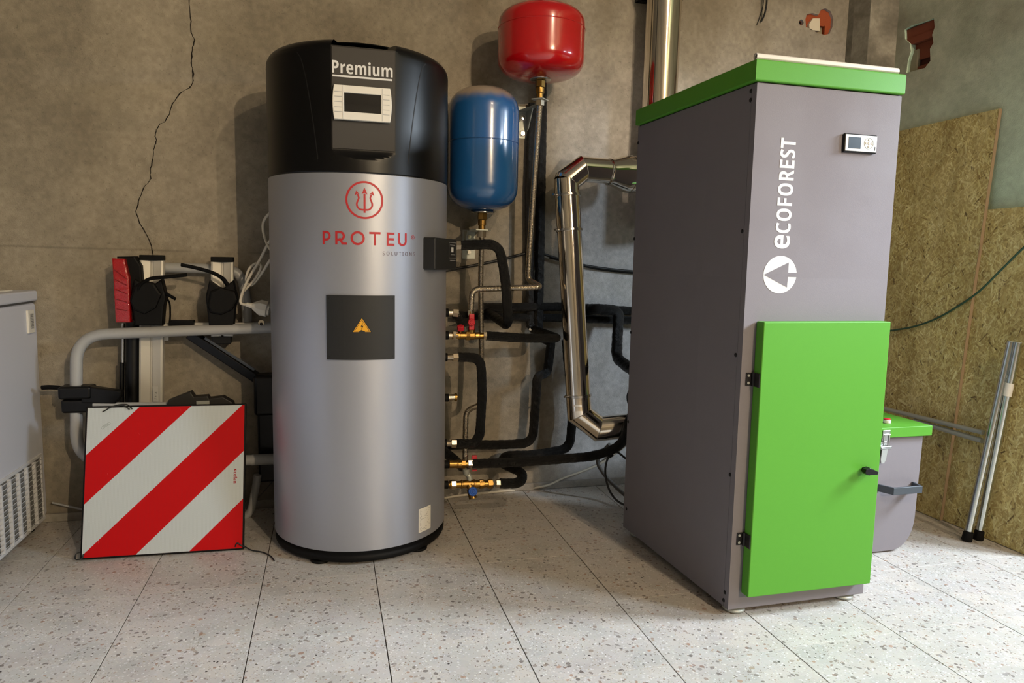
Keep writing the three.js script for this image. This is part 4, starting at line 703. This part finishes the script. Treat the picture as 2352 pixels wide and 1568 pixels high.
// ---------------------------------------------------------------- right-hand wall: boards, frame, hose
{
  const lean = Math.atan(0.0656);
  function board(name, label, z0, z1, len, th, back) {
    const g = new THREE.BoxGeometry(th, len, z1 - z0); g.translate(th / 2, len / 2, (z0 + z1) / 2);
    const uv = g.attributes.uv, p = g.attributes.position, n = g.attributes.normal; for (let i = 0; i < p.count; i++) uv.setXY(i, p.getZ(i), p.getY(i));
    g.rotateZ(-lean); g.translate(2.5 + back, 0.002, 0);
    const t = thing(name, label, 'board', [2.5 + back, 0, (z0 + z1) / 2]);
    part('panel', g, M.osb, t);
    const e = new THREE.BoxGeometry(th + 0.0004, len + 0.0004, 0.001); e.translate(th / 2, len / 2, z1 + 0.0003); e.rotateZ(-lean); e.translate(2.5 + back, 0.002, 0); part('edge', e, M.osbEdge, t, 'pale sawn edge'); return t;
  }
  board('strand_board', 'taller strand board leaning on the right wall, partly behind the boiler', -2.86, -2.3, 1.705, 0.015, 0);
  board('strand_board', 'shorter strand board behind the leaning chrome poles', -2.75, -1.915, 1.305, 0.015, 0.0165);
  const t = thing('metal_frame', 'folded steel frame with two chrome legs leaning on the strand board', 'frame', [2.45, 0, -2.1]);
  const legs = [[[2.4206, 0.01, -2.0964], [2.5217, 0.7879, -2.0786]], [[2.4778, 0.01, -2.0977], [2.5266, 0.7872, -2.0546]]];
  legs.forEach(([b, p], i) => { const l = part('leg', rod(lerp3(b, p, 0.03), p, 0.0135, 24), M.chrome, t); part('rubber_tip', turned(lerp3(b, p, -0.012), lerp3(b, p, 0.05), [[0, 0], [0, 0.0175], [0.003, 0.019], [0.034, 0.0175], [0.036, 0.0145], [0.04, 0.0145], [0.04, 0.0135]], 24), M.rubber, l, 'black rubber tip'); part('end_cap', rod(lerp3(b, p, 0.997), lerp3(b, p, 1.004), 0.0122, 20), M.zinc, l); });
  part('crossbar', rod([2.5019, 0.4102, -2.6528], [2.4976, 0.4215, -2.1371], 0.0095, 16), M.zinc, t); part('crossbar', rod([2.5057, 0.3914, -2.4787], [2.5034, 0.3865, -2.1423], 0.0105, 16), M.zinc, t);
  const k0 = lerp3(...legs[0], 0.81), k1 = lerp3(...legs[1], 0.74); part('joint', rod(lerp3(legs[0][0], legs[0][1], 0.84), lerp3(legs[1][0], legs[1][1], 0.82), 0.008, 12), M.zinc, t); part('tape', rod(lerp3(legs[1][0], legs[1][1], 0.735), lerp3(legs[1][0], legs[1][1], 0.8), 0.0148, 20), M.whitePlastic, t, 'whitish tape round a leg');
  const h = thing('garden_hose', 'thin dark green cable sagging across the strand boards', 'cable', [2.5473, 0.9035, -2.3483]);
  part('cable', sweep(spline([[2.5388, 0.744, -2.8381], [2.5406, 0.7714, -2.6893], [2.5428, 0.8042, -2.5541], [2.5459, 0.8524, -2.4392], [2.5499, 0.913, -2.3412], [2.5519, 0.9746, -2.2584], [2.5577, 1.0617, -2.1773], [2.5632, 1.1469, -2.0981], [2.5691, 1.237, -1.9994]]), 0.0042, 0.012, 10), M.greenHose, h);
}

// ---------------------------------------------------------------- warning board, bicycle carrier
{
  const o = V([-0.835, 0.006, -2.606]), ux = new THREE.Vector3(0.532, -0.004, 0.014).normalize(); let uy = new THREE.Vector3(0.014, 0.517, -0.116); const uz = ux.clone().cross(uy).normalize(); uy = uz.clone().cross(ux).normalize();
  const mat = new THREE.Matrix4().makeBasis(ux, uy, uz).setPosition(o), put = (g) => g.applyMatrix4(mat), W = 0.533, H = 0.527;
  const t = thing('warning_board', 'square red and white diagonally striped reflective board leaning on the carrier', 'warning sign', [-0.835, 0, -2.606]);
  part('backing', put(box(0, W, 0, H, -0.012, 0, 0.003)), M.blackMatte, t);
  const tex = canvasTex(1400, 1400, (g, S) => {
    g.fillStyle = 'rgb(182,190,192)'; g.fillRect(0, 0, S, S);
    g.fillStyle = 'rgb(178,0,6)'; const st = (a, b) => { g.beginPath(); const cut = (c) => c <= 1 ? [[c * S, 0], [0, c * S]] : [[S, (c - 1) * S], [(c - 1) * S, S]]; const A = cut(a), B = cut(b); g.moveTo(...A[0]); if (a < 1 && b > 1) g.lineTo(S, 0); g.lineTo(...B[0]); g.lineTo(...B[1]); if (a < 1 && b > 1) g.lineTo(0, S); g.lineTo(...A[1]); g.fill(); };
    st(0.32, 0.65); st(0.985, 1.325); st(1.66, 2);
    g.strokeStyle = 'rgba(90,90,80,0.16)'; g.lineWidth = 1.4; for (let i = 0; i < 120; i++) { g.beginPath(); g.moveTo(i * S / 120, 0); g.lineTo(i * S / 120, S); g.stroke(); }
    g.fillStyle = 'rgba(70,70,60,0.10)'; for (let j = 0; j < 160; j++) for (let i = 0; i < 120; i++) g.fillRect((i + (j & 1) * 0.5) * S / 120, j * S / 160, 4, 2);
    seed(3); for (let i = 0; i < 26; i++) { g.strokeStyle = `rgba(235,235,230,${rr(0.1, 0.4)})`; g.lineWidth = rr(1, 2.5); const x = rnd() * S, y = rnd() * S; g.beginPath(); g.moveTo(x, y); g.lineTo(x + rr(-20, 20), y + rr(5, 40)); g.stroke(); }
    g.save(); g.translate(0.945 * S, 0.452 * S); g.rotate(Math.PI / 2); g.fillStyle = 'rgb(150,30,36)'; g.font = 'bold 44px sans-serif'; g.fillText('cofan', 22, 14); g.beginPath(); g.arc(8, -2, 11, 0.8, 5.5); g.lineTo(8, -2); g.fill(); g.restore();
    g.save(); g.translate(0.085 * S, 0.135 * S); g.rotate(-0.62); g.strokeStyle = 'rgba(90,95,90,0.75)'; g.lineWidth = 2; g.strokeRect(0, 0, 88, 20); g.beginPath(); for (let i = 0; i < 9; i++) { g.moveTo(24 + i * 6, 4); g.lineTo(22 + i * 6, 16); } g.stroke(); g.restore();
  });
  const f = new THREE.PlaneGeometry(W - 0.012, H - 0.012); f.translate(W / 2, H / 2, 0.0008); part('sheet', put(f), phys({ color: 0xffffff, roughness: 0.6, specularIntensity: 0.35, map: tex }), t, 'red and white striped sheet');
  const hook = (pts, label) => part('cord', put(sweep(spline(pts), 0.0022, 0.004, 8)), M.blackCable, t);
  hook([[0.055, H - 0.02, 0.003], [0.062, H - 0.017, 0.006], [0.08, H - 0.006, 0.008], [0.105, H + 0.003, 0.004], [0.13, H + 0.004, -0.004], [0.15, H - 0.012, 0.005]]);
  hook([[0.09, H - 0.004, 0.004], [0.12, H + 0.001, 0.006], [0.142, H - 0.014, 0.005]]);
  hook([[0.012, 0.02, 0.003], [0.008, 0.006, 0.006], [-0.012, 0.004, 0.004], [-0.014, 0.02, -0.006], [0, 0.026, -0.01]]);
  hook([[W - 0.03, 0.012, 0.003], [W - 0.022, 0.026, 0.006], [W - 0.012, 0.018, 0.006], [W + 0.004, 0.008, 0.0]]);
  const c = thing('cord', 'thin black cord trailing on the floor from the striped board', 'cord', [-0.3, 0, -2.6]);
  part('cord', sweep(spline([[-0.305, 0.014, -2.6], [-0.2791, 0.005, -2.5777], [-0.2334, 0.004, -2.5468], [-0.204, 0.003, -2.5083], [-0.1895, 0.003, -2.4679]]), 0.0022, 0.004, 8), M.blackCable, c);
}
{
  const t = thing('bicycle_carrier', 'grey tube bicycle carrier with red tail light standing behind the striped board', 'bicycle carrier', [-0.6, 0, -2.93]);
  const z = -2.885, r = 0.0205;
  part('tube_loop', sweep(route([[-0.1718, 0.7806, -2.885], [-0.5664, 0.7692, -2.885], [-0.8968, 0.7551, -2.885], [-0.9076, 0.5436, -2.885], [-0.918, 0.2784, -2.885], [-0.6902, 0.2556, -2.885], [-0.1806, 0.2504, -2.885]], 0.12), r, 0.008, 20), M.greyTube, t, 'light grey bent tube');
  part('tube_end', rod([-0.2788, 0.7802, -2.885], [-0.1718, 0.7823, -2.885], r + 0.0012, 20), M.greyTube, t); part('tube_end', rod([-0.2995, 0.2514, -2.885], [-0.1806, 0.2504, -2.885], r + 0.0012, 20), M.greyTube, t);
  part('tube_loop', sweep(route([[-0.7329, 1.0075, -2.99], [-0.5478, 1.0073, -2.99], [-0.3366, 1.0039, -2.99], [-0.3164, 0.8805, -2.99], [-0.3157, 0.7573, -2.99]], 0.07), 0.0195, 0.008, 18), M.greyTube, t, 'light grey bent tube');
  part('tube_loop', sweep(spline([[-0.2822, 0.176, -2.93], [-0.2954, 0.1039, -2.93], [-0.3223, 0.0142, -2.93], [-0.4055, 0.0022, -2.93], [-0.4869, 0.0121, -2.93], [-0.5669, 0.0254, -2.93]]), 0.0155, 0.008, 14), M.greyTube, t);
  part('tube_loop', sweep(route([[-1.0461, 0.089, -3], [-0.9269, 0.0486, -3]], 0.02), 0.004, 0.01, 8), M.greyTube, t);
  // legs to the floor behind the board
  part('foot', rod([-0.72, 0.0, -2.9], [-0.72, 0.28, -2.9], 0.016, 16), M.blackMatte, t); part('foot', rod([-0.4, 0.0, -2.9], [-0.4, 0.28, -2.9], 0.016, 16), M.blackMatte, t);
  function rail(xc0, xc1, y0, y1, zf, w) {      // folded channel: two sloping faces and a groove
    const pr = [[-w / 2, 0], [-w / 2, -0.03], [w / 2, -0.03], [w / 2, 0], [w * 0.42, 0.002], [0.006, -0.008], [0.003, -0.014], [-0.003, -0.014], [-0.006, -0.008], [-w * 0.42, 0.002]];
    const g = plate(pr, y1 - y0, 0.0006); g.rotateX(-Math.PI / 2); const p = g.attributes.position; for (let i = 0; i < p.count; i++) { const k = p.getY(i) / (y1 - y0); p.setXYZ(i, p.getX(i) + xc0 + (xc1 - xc0) * k, p.getY(i) + y0, -p.getZ(i) * 1 + zf); }
    g.computeVertexNormals(); return toCreasedNormals(g, 0.4);
  }
  const A0 = [-0.671, 0.4244, -2.935], A1 = [-0.6464, 1.0408, -2.935], B0 = [-0.4039, 0.7426, -2.935], B1 = [-0.3964, 1.0391, -2.935];
  const ra = part('rail', rail(A0[0], A1[0], A0[1], A1[1], -2.935, 0.081), M.alu, t, 'long aluminium wheel rail'); part('end_cap', box(A1[0] - 0.042, A1[0] + 0.042, A1[1] - 0.006, A1[1] + 0.014, -2.97, -2.93, 0.003), M.blackMatte, ra);
  const rb = part('rail', rail(B0[0], B1[0], B0[1], B1[1], -2.935, 0.079), M.alu, t, 'short aluminium wheel rail'); part('end_cap', box(B1[0] - 0.041, B1[0] + 0.041, B1[1] - 0.006, B1[1] + 0.014, -2.97, -2.93, 0.003), M.blackMatte, rb);
  { const s = canvasTex(64, 256, (g) => { g.fillStyle = 'rgb(190,190,184)'; g.fillRect(0, 0, 64, 256); g.strokeStyle = 'rgb(70,70,72)'; g.lineWidth = 5; g.beginPath(); g.moveTo(18, 200); g.lineTo(44, 214); g.moveTo(18, 180); g.lineTo(30, 165); g.lineTo(44, 180); g.moveTo(20, 140); g.lineTo(42, 150); g.moveTo(22, 110); g.lineTo(40, 100); g.lineTo(40, 122); g.stroke(); });
    const q = new THREE.PlaneGeometry(0.02, 0.06); const m = [-0.6499, 0.5191, -2.931]; q.translate(m[0], m[1], -2.9335); part('handwriting', q, std(0xffffff, 0.5, 0.4, { map: s }), ra, 'scribbled pen marks'); }
  // wheel cradles with their straps
  function cradle(xc, y0, y1, w) {
    const m = (y0 + y1) / 2, h = (y1 - y0) / 2;
    const s = plate([[xc - w * 0.45, y0], [xc + w * 0.45, y0], [xc + w * 0.52, m - h * 0.2], [xc + w * 0.62, m + h * 0.25], [xc + w * 0.5, y1], [xc + w * 0.05, y1 - h * 0.42], [xc - w * 0.42, y1 - h * 0.02], [xc - w * 0.55, m + h * 0.3], [xc - w * 0.5, m - h * 0.3]], 0.045, 0.006); s.translate(0, 0, -2.925);
    return part('wheel_cradle', s, M.blackMatte, t, 'black plastic wheel cradle');
  }
  const yb = [-1.1452, 0.7997, -2.9][1];
  const c1 = cradle([-0.6522, 0.8674, -2.9][0], [-0.6546, 0.7981, -2.9][1], [-0.649, 0.9577, -2.9][1], 0.092), c2 = cradle([-0.3976, 0.8683, -2.9][0], [-0.3994, 0.7938, -2.9][1], [-0.3953, 0.9557, -2.9][1], 0.086);
  const lump = (pts, z, d) => { const g = plate(pts.map((p) => [p[0], p[1]]), d, 0.008); g.translate(0, 0, z); return g; };
  part('buckle', lump([[-0.7035, 0.885, -2.875], [-0.6871, 0.9337, -2.875], [-0.6628, 0.9534, -2.875], [-0.6307, 0.9424, -2.875], [-0.611, 0.9084, -2.875], [-0.6304, 0.8625, -2.875], [-0.6638, 0.8428, -2.875], [-0.6929, 0.8558, -2.875]].reverse(), -2.895, 0.022), M.blackMatte, c1);
  part('buckle', lump([[-0.436, 0.8697, -2.875], [-0.4255, 0.9163, -2.875], [-0.3973, 0.9299, -2.875], [-0.3788, 0.9234, -2.875], [-0.3508, 0.9169, -2.875], [-0.3436, 0.8902, -2.875], [-0.3616, 0.8565, -2.875], [-0.3964, 0.8397, -2.875], [-0.4274, 0.8464, -2.875]].reverse(), -2.89, 0.02), M.blackMatte, c2);
  const strap = (pts, r2 = 0.008) => part('strap', sweep(spline(pts), (s, a) => r2 * (1 + 0.35 * Math.cos(2 * a)), 0.006, 12), M.rubber, t, 'black rubber strap');
  strap([[-0.6865, 0.9011, -2.88], [-0.6738, 0.9421, -2.87], [-0.6413, 0.9654, -2.86], [-0.5828, 0.9745, -2.85], [-0.5091, 0.9838, -2.84]]); strap([[-0.5278, 1.0205, -2.85], [-0.477, 1.0101, -2.85], [-0.4182, 0.9912, -2.86], [-0.3876, 0.9697, -2.88], [-0.3724, 0.9446, -2.89]]);
  strap([[-0.6098, 0.9204, -2.9], [-0.5836, 0.9083, -2.88], [-0.5565, 0.8926, -2.87]], 0.0075); strap([[-0.6016, 0.8991, -2.93], [-0.5866, 0.8747, -2.92], [-0.5849, 0.833, -2.92], [-0.5875, 0.7995, -2.92]], 0.0045);
  // tail light
  const lx = [-0.734, 0.925, -2.88], L0 = [-0.7575, 0.8083, -2.88], L1 = [-0.7601, 1.0353, -2.88], R0 = [-0.7179, 0.8082, -2.88], R1 = [-0.7283, 1.0343, -2.88], Rm = [-0.7164, 0.9655, -2.88];
  const lens = plate([[L0[0], L0[1]], [R0[0], R0[1]], [R0[0] + 0.001, R0[1] + 0.06], [Rm[0], Rm[1]], [R1[0], R1[1]], [L1[0], L1[1]]], 0.03, 0.005); lens.translate(0, 0, -2.905);
  const H0 = [-0.6858, 0.8064, -2.9], H1 = [-0.686, 1.0432, -2.9], H2 = [-0.7504, 1.0451, -2.9], H3 = [-0.7214, 0.8065, -2.9];
  const hs = plate([[H3[0] - 0.03, H3[1] + 0.02], [H0[0], H0[1]], [H0[0] + 0.006, H0[1] + 0.1], [H1[0] + 0.004, H1[1] - 0.03], [H1[0] - 0.014, H1[1]], [H2[0], H2[1] - 0.004]], 0.05, 0.006); hs.translate(0, 0, -2.955);
  const housing = part('tail_light', hs, M.blackMatte, t, 'black tail light housing'); part('lens', lens, M.redLens, housing, 'red tail light lens');
  for (const k of [0.2, 0.36, 0.52, 0.68, 0.84]) { const a = lerp3(L0, L1, k), b = lerp3(R0, Rm, Math.min(1, k * 1.25)); part('lens_rib', rod(add3(a, 0.002, 0, 0.031 - 0.02), add3(b, -0.003, 0, 0.031 - 0.02), 0.0016, 6), M.redLens, housing); }
  part('mount', merge([box(H1[0], A1[0] - 0.03, H1[1] - 0.035, H1[1] - 0.012, -2.955, -2.935), box(H0[0] - 0.012, A1[0] - 0.03, H0[1] + 0.03, H0[1] + 0.07, -2.955, -2.935), box(H0[0] - 0.02, H0[0] + 0.02, H0[1] - 0.05, H0[1] + 0.15, -2.975, -2.94, 0.005)]), M.blackMatte, t);
  // black upright, rod, crosswise bar, gusset block
  part('upright', rod([-0.7382, 0.3966, -2.955], [-0.7231, 0.8002, -2.955], 0.027, 24), M.blackPlastic, t); part('rod', rod([-0.7777, 0.3971, -2.96], [-0.7593, 0.7932, -2.96], 0.0062, 12), M.steel, t); part('rod_sleeve', rod([-0.7802, 0.3977, -2.958], [-0.7692, 0.6419, -2.958], 0.0085, 12), M.blackPlastic, t);
  part('crossbar', box([-0.6252, 0.7753, -2.965][0], [-0.2733, 0.7736, -2.965][0], [-0.4557, 0.7606, -2.965][1], [-0.4548, 0.7934, -2.965][1], -2.985, -2.965, 0.002), M.alu, t); part('sleeve', box([-0.5979, 0.788, -2.955][0], [-0.5073, 0.7876, -2.955][0], [-0.5076, 0.7756, -2.955][1], [-0.5068, 0.8048, -2.955][1], -2.98, -2.95, 0.003), M.blackPlastic, t);
  part('bracket', box([-0.6255, 0.7349, -2.96][0], [-0.6022, 0.7347, -2.96][0], [-0.6134, 0.7245, -2.96][1], [-0.6112, 0.7927, -2.96][1], -2.975, -2.955, 0.002), M.alu, t);
  part('sleeve', box([-0.4431, 0.7275, -2.95][0], [-0.3724, 0.7268, -2.95][0], [-0.4228, 0.7099, -2.95][1], [-0.4219, 0.7446, -2.95][1], -2.985, -2.945, 0.004), M.blackPlastic, t);
  const diag = (a, b, w, d, mat) => { const g = new RoundedBoxGeometry(w, V(a).distanceTo(V(b)), d, 2, 0.004); g.translate(0, V(a).distanceTo(V(b)) / 2, 0); return orient(g, a, b); };
  const dg = part('brace', diag([-0.5276, 0.7497, -2.975], [-0.2625, 0.5603, -2.945], 0.036, 0.04), M.blackPlastic, t, 'black diagonal brace'); part('brace_edge', diag(add3([-0.4701, 0.7312, -2.95], 0.0, 0.004, 0), add3([-0.2841, 0.6037, -2.92], 0, 0.004, 0), 0.012, 0.004), std(0x55585a, 0.4, 0.5), dg);
  part('pivot_block', box([-0.2888, 0.523, -2.9][0], [-0.1803, 0.5199, -2.9][0], [-0.2613, 0.4252, -2.9][1], [-0.2581, 0.5888, -2.9][1], -2.99, -2.895, 0.014), M.blackPlastic, t, 'black pivot block'); part('pivot_block', box([-0.2808, 0.4105, -2.93][0], [-0.184, 0.4067, -2.93][0], [-0.2696, 0.1388, -2.93][1], [-0.2637, 0.4366, -2.93][1], -2.99, -2.94, 0.01), M.blackPlastic, t);
  part('bolt', rod([-0.2513, 0.8011, -2.87], [-0.2508, 0.8016, -2.864], 0.011, 16), M.steel, t); part('bolt', rod([-0.2513, 0.7962, -2.868], [-0.2503, 0.7971, -2.857], 0.0065, 6), M.black, t);
  // clamp on the left upright of the loop
  const k = [-0.9071, 0.5239, -2.885], cl = part('clamp', box(k[0] - 0.05, k[0] + 0.06, k[1] - 0.002, k[1] + 0.046, -2.92, -2.845, 0.01), M.blackPlastic, t, 'black clamp with a wing handle');
  part('clamp_jaw', box(k[0] - 0.045, k[0] + 0.09, k[1] - 0.055, k[1] - 0.004, -2.915, -2.855, 0.01), M.blackPlastic, cl);
  const wing = plate([[0.03, 0.044], [0.155, 0.02], [0.15, 0.0], [0.135, -0.018], [0.03, -0.012]], 0.03, 0.005); wing.translate(k[0], k[1], -2.885); part('wing', wing, M.blackPlastic, cl);
  part('lever', sweep(spline([[-1.0229, 0.5605, -2.9], [-0.9974, 0.5614, -2.9], [-0.9263, 0.5529, -2.9]]), (s, a) => 0.011 * (1 + 0.35 * Math.cos(2 * a)), 0.006, 12), M.rubber, cl);
  // flat handle showing over the board
  const hd = (pts) => { const g = plate(pts.map((p) => [p[0], p[1]]), 0.04, 0.004); g.translate(0, 0, -2.86); return g; };
  part('grip', hd([[-0.587, 0.4821, -2.85], [-0.58, 0.5105, -2.85], [-0.506, 0.5402, -2.85], [-0.4942, 0.5213, -2.85], [-0.4478, 0.5233, -2.85], [-0.4419, 0.5129, -2.85], [-0.3918, 0.5182, -2.85], [-0.3593, 0.4966, -2.85], [-0.352, 0.4689, -2.85]].reverse()), std(0x1b1815, 0.6), t, 'dark moulded grip'); part('grip_plate', box([-0.4834, 0.5006, -2.8][0], [-0.4378, 0.499, -2.8][0], [-0.4683, 0.4967, -2.8][1], [-0.468, 0.51, -2.8][1], -2.83, -2.81), M.zinc, t);
  part('bar', rod([-0.846, 0.4989, -2.86], [-0.5826, 0.4917, -2.86], 0.0085, 12), M.greyTube, t);
}

// ---------------------------------------------------------------- chest freezer
{
  const t = thing('chest_freezer', 'white chest freezer with a louvred grille low on its side', 'freezer', [-1.38, 0, -2.2]);
  const x1 = -1.065, x0 = -1.70, z0 = -3.005, z1 = -1.35;
  part('body', box(x0, x1, 0.045, 0.868, z0, z1, 0.012), M.whiteEnamel, t);
  part('gasket', box(x0 + 0.008, x1 - 0.008, 0.868, 0.876, z0 + 0.008, z1 - 0.008), M.greyCable, t);
  const lid = part('lid', box(x0 - 0.004, x1 + 0.006, 0.876, 0.915, z0 - 0.004, z1, 0.008), M.whiteEnamel, t); part('inset', box(x0 + 0.05, x1 - 0.05, 0.913, 0.919, z0 + 0.06, z1 - 0.06, 0.003), M.whitePlastic, lid);
  for (const [x, z] of [[x1 - 0.05, z0 + 0.06], [x0 + 0.05, z0 + 0.06], [x1 - 0.05, z1 - 0.06], [x0 + 0.05, z1 - 0.06]]) part('foot', lathe([[0, 0], [0.022, 0], [0.024, 0.008], [0.016, 0.02], [0.016, 0.05], [0, 0.05]], [x, 0, z], 20), M.blackMatte, t);
  const la = part('label_holder', box(x1 - 0.001, x1 + 0.007, 0.76, 0.845, -2.965, -2.91, 0.002), M.whitePlastic, t); part('paper', box(x1 + 0.006, x1 + 0.0078, 0.775, 0.832, -2.955, -2.92), std(0xb5b3ac, 0.7), la, 'printed paper label');
  seed(71); part('print', merge(Array.from({ length: 9 }, (_, i) => ribbon([[0, 0], [rr(0.012, 0.028), 0]], 0.0022).rotateY(-Math.PI / 2).translate(x1 + 0.0082, 0.78 + i * 0.0058, -2.952))), M.greyCable, la);
  // grille: frame, uprights and tilted louvres
  const gz1 = -2.965, gz0 = -1.75, gy0 = 0.05, gy1 = 0.285, gr = part('grille', merge([box(x1 - 0.002, x1 + 0.006, gy1, gy1 + 0.012, gz1, gz0, 0.002), box(x1 - 0.002, x1 + 0.006, gy0 - 0.012, gy0, gz1, gz0, 0.002), box(x1 - 0.002, x1 + 0.006, gy0, gy1, gz1, gz1 + 0.012, 0.002), box(x1 - 0.002, x1 + 0.006, gy0, gy1, gz0 - 0.012, gz0, 0.002)]), M.whiteGrille, t, 'white louvred grille');
  part('backing', box(x1 - 0.001, x1 + 0.0012, gy0, gy1, gz1 + 0.01, gz0 - 0.01), M.zincDark, gr);
  const nc = 17, cw = (gz0 - gz1 - 0.024) / nc, nr = 13, rh = (gy1 - gy0) / nr;
  for (let c = 1; c < nc; c++) part('grille_bar', box(x1, x1 + 0.0125, gy0, gy1, gz1 + 0.012 + c * cw - 0.004, gz1 + 0.012 + c * cw + 0.004), M.whiteGrille, gr);
  const lg = new THREE.BufferGeometry(); { const w = cw - 0.009, t = 0.0016, v = [[0.001, rh * 0.1, -w / 2], [0.001, rh * 0.1, w / 2], [0.0125, rh * 0.72, w / 2], [0.0125, rh * 0.72, -w / 2], [0.001, rh * 0.1 + t * 1.6, -w / 2], [0.001, rh * 0.1 + t * 1.6, w / 2], [0.0118, rh * 0.72 + t, w / 2], [0.0118, rh * 0.72 + t, -w / 2]]; const f = [[0, 2, 1], [0, 3, 2], [4, 5, 6], [4, 6, 7], [3, 7, 6], [3, 6, 2], [1, 2, 6], [1, 6, 5], [0, 7, 3], [0, 4, 7]]; const p = [], u = []; for (const q of f) for (const k of q) { p.push(...v[k]); u.push(0, 0); } lg.setAttribute('position', new THREE.Float32BufferAttribute(p, 3)); lg.setAttribute('uv', new THREE.Float32BufferAttribute(u, 2)); lg.computeVertexNormals(); }
  for (let c = 0; c < nc; c++) for (let q = 0; q < nr; q++) { const m = new THREE.Mesh(lg, M.whiteGrille); m.name = 'louvre'; m.position.set(x1 + 1.38, gy0 + q * rh + 0.001, gz1 + 0.012 + (c + 0.5) * cw + 2.2); m.castShadow = m.receiveShadow = true; gr.add(m); }
}

// ---------------------------------------------------------------- loose cables
function cable(label, pts, r, mat, name = 'cable') { const t = thing(name, label, 'cable', pts[0]); part('cable', sweep(spline(pts), r, 0.01, 9), mat, t); return t; }
{
  cable('thin white cable hanging in a bow from the upper left of the water heater', [[-0.1847, 1.2323, -2.76], [-0.2173, 1.208, -2.8], [-0.2334, 1.1779, -2.82], [-0.2281, 1.1292, -2.82], [-0.2042, 1.0819, -2.78], [-0.1742, 1.0565, -2.74]], 0.0052, M.whiteCable);
  const p = cable('white mains cable ending in a white plug left of the water heater', [[-0.1726, 1.1522, -2.74], [-0.2114, 1.1112, -2.8], [-0.2503, 1.0421, -2.84], [-0.2957, 0.9637, -2.84], [-0.3139, 0.9188, -2.84], [-0.321, 0.8789, -2.84], [-0.3071, 0.874, -2.84], [-0.2915, 0.8724, -2.84]], 0.0055, M.whiteCable);
  const a = [-0.3008, 0.874, -2.84], b = [-0.2184, 0.8548, -2.83];
  part('plug', turned(a, b, [[0, 0], [0, 0.008], [0.022, 0.011], [0.026, 0.015], [0.04, 0.024], [0.052, 0.031], [0.078, 0.031], [0.082, 0.024], [0.088, 0.022], [0.088, 0]], 8), M.whitePlastic, p, 'white mains plug');
  cable('white cable looping back beside the plug, left of the water heater', [[-0.1739, 1.0757, -2.74], [-0.2095, 1.0429, -2.8], [-0.2492, 0.9856, -2.85], [-0.2856, 0.9465, -2.86], [-0.3011, 0.958, -2.86], [-0.2906, 1.0081, -2.86], [-0.2617, 1.0319, -2.86], [-0.2453, 1.0222, -2.85], [-0.2683, 0.972, -2.85], [-0.3101, 0.925, -2.85]], 0.0052, M.whiteCable);
  cable('thin grey cord hanging low behind the water heater near its base', [[-0.2027, 0.1744, -2.95], [-0.2342, 0.1302, -2.95], [-0.2723, 0.0865, -2.95], [-0.2981, 0.0643, -2.95]], 0.002, M.greyCable);
  cable('white cable lying along the foot of the back wall', [[0.4505, 0.006, -2.9675], [0.5335, 0.006, -2.9978], [0.6568, 0.006, -3.0153], [0.7825, 0.006, -3.0272], [0.8899, 0.006, -3.0375], [0.9798, 0.0205, -3.02], [1.0647, 0.0529, -3.02], [1.1617, 0.0809, -3.02], [1.2596, 0.1178, -3.02], [1.327, 0.1728, -3], [1.3456, 0.2522, -2.9]], 0.0055, M.whiteCable);
  cable('thick grey cable dropping to the floor behind the boiler', [[1.1959, 0.2649, -2.8], [1.173, 0.1944, -2.86], [1.1677, 0.1665, -2.86], [1.1863, 0.1251, -2.84], [1.2279, 0.0749, -2.8], [1.252, 0.0501, -2.72], [1.288, 0.028, -2.62]], 0.0085, M.greyCable);
  cable('thin black cable hanging in a wide loop beside the boiler foot', [[1.1839, 0.2552, -2.56], [1.1783, 0.2625, -2.6], [1.1557, 0.2777, -2.63], [1.1293, 0.2614, -2.64], [1.1134, 0.2176, -2.64], [1.1132, 0.1647, -2.63], [1.1219, 0.1179, -2.6], [1.1411, 0.0897, -2.57], [1.1856, 0.071, -2.53]], 0.0045, M.blackCable);
  cable('black cable strung across the back wall from tank to boiler', [[0.4325, 1.0028, -3.02], [0.5284, 1.0193, -3.025], [0.6454, 1.0421, -3.03], [0.7635, 1.0693, -3.03], [0.8506, 1.0941, -3.02], [0.9004, 1.1029, -3.018], [0.9668, 1.085, -3.02], [1.067, 1.0596, -3.02], [1.1944, 1.0382, -3.02], [1.4346, 1.0179, -3.02]], 0.006, M.blackCable);
  cable('second thin black cable running just below the first, behind the flue', [[0.9686, 1.0773, -3.025], [1.0918, 1.0522, -3.03], [1.2202, 1.0285, -3.03], [1.4397, 1.0097, -3.03]], 0.004, M.blackCable);
  cable('stub of black cable coming from high on the wall above the boiler', [[2.002, 2.3713, -3.01], [1.9901, 2.3085, -3], [1.9921, 2.262, -3.005], [1.9932, 2.2262, -3.02], [1.9873, 2.2023, -3.033]], 0.0042, M.blackCable);
  cable('thin dark wire beside the cable stub high on the wall', [[1.9829, 2.3764, -3.03], [1.9928, 2.2997, -3.03], [1.9881, 2.251, -3.032], [1.9738, 2.2051, -3.034], [1.9671, 2.1854, -3.036]], 0.0018, M.blackCable);
  const bk = thing('cable_gland', 'black ribbed cable inlet sticking out behind the boiler back edge', 'fitting', [1.1442, 0.5209, -2.5]);
  part('socket', turned([1.1755, 0.5286, -2.5], [1.1311, 0.5248, -2.5], [[0, 0], [0, 0.045], [0.012, 0.045], [0.014, 0.038], [0.024, 0.038], [0.026, 0.03], [0.03, 0.03], [0.03, 0]], 20), M.blackPlastic, bk);
}

renderer.render(scene, camera);
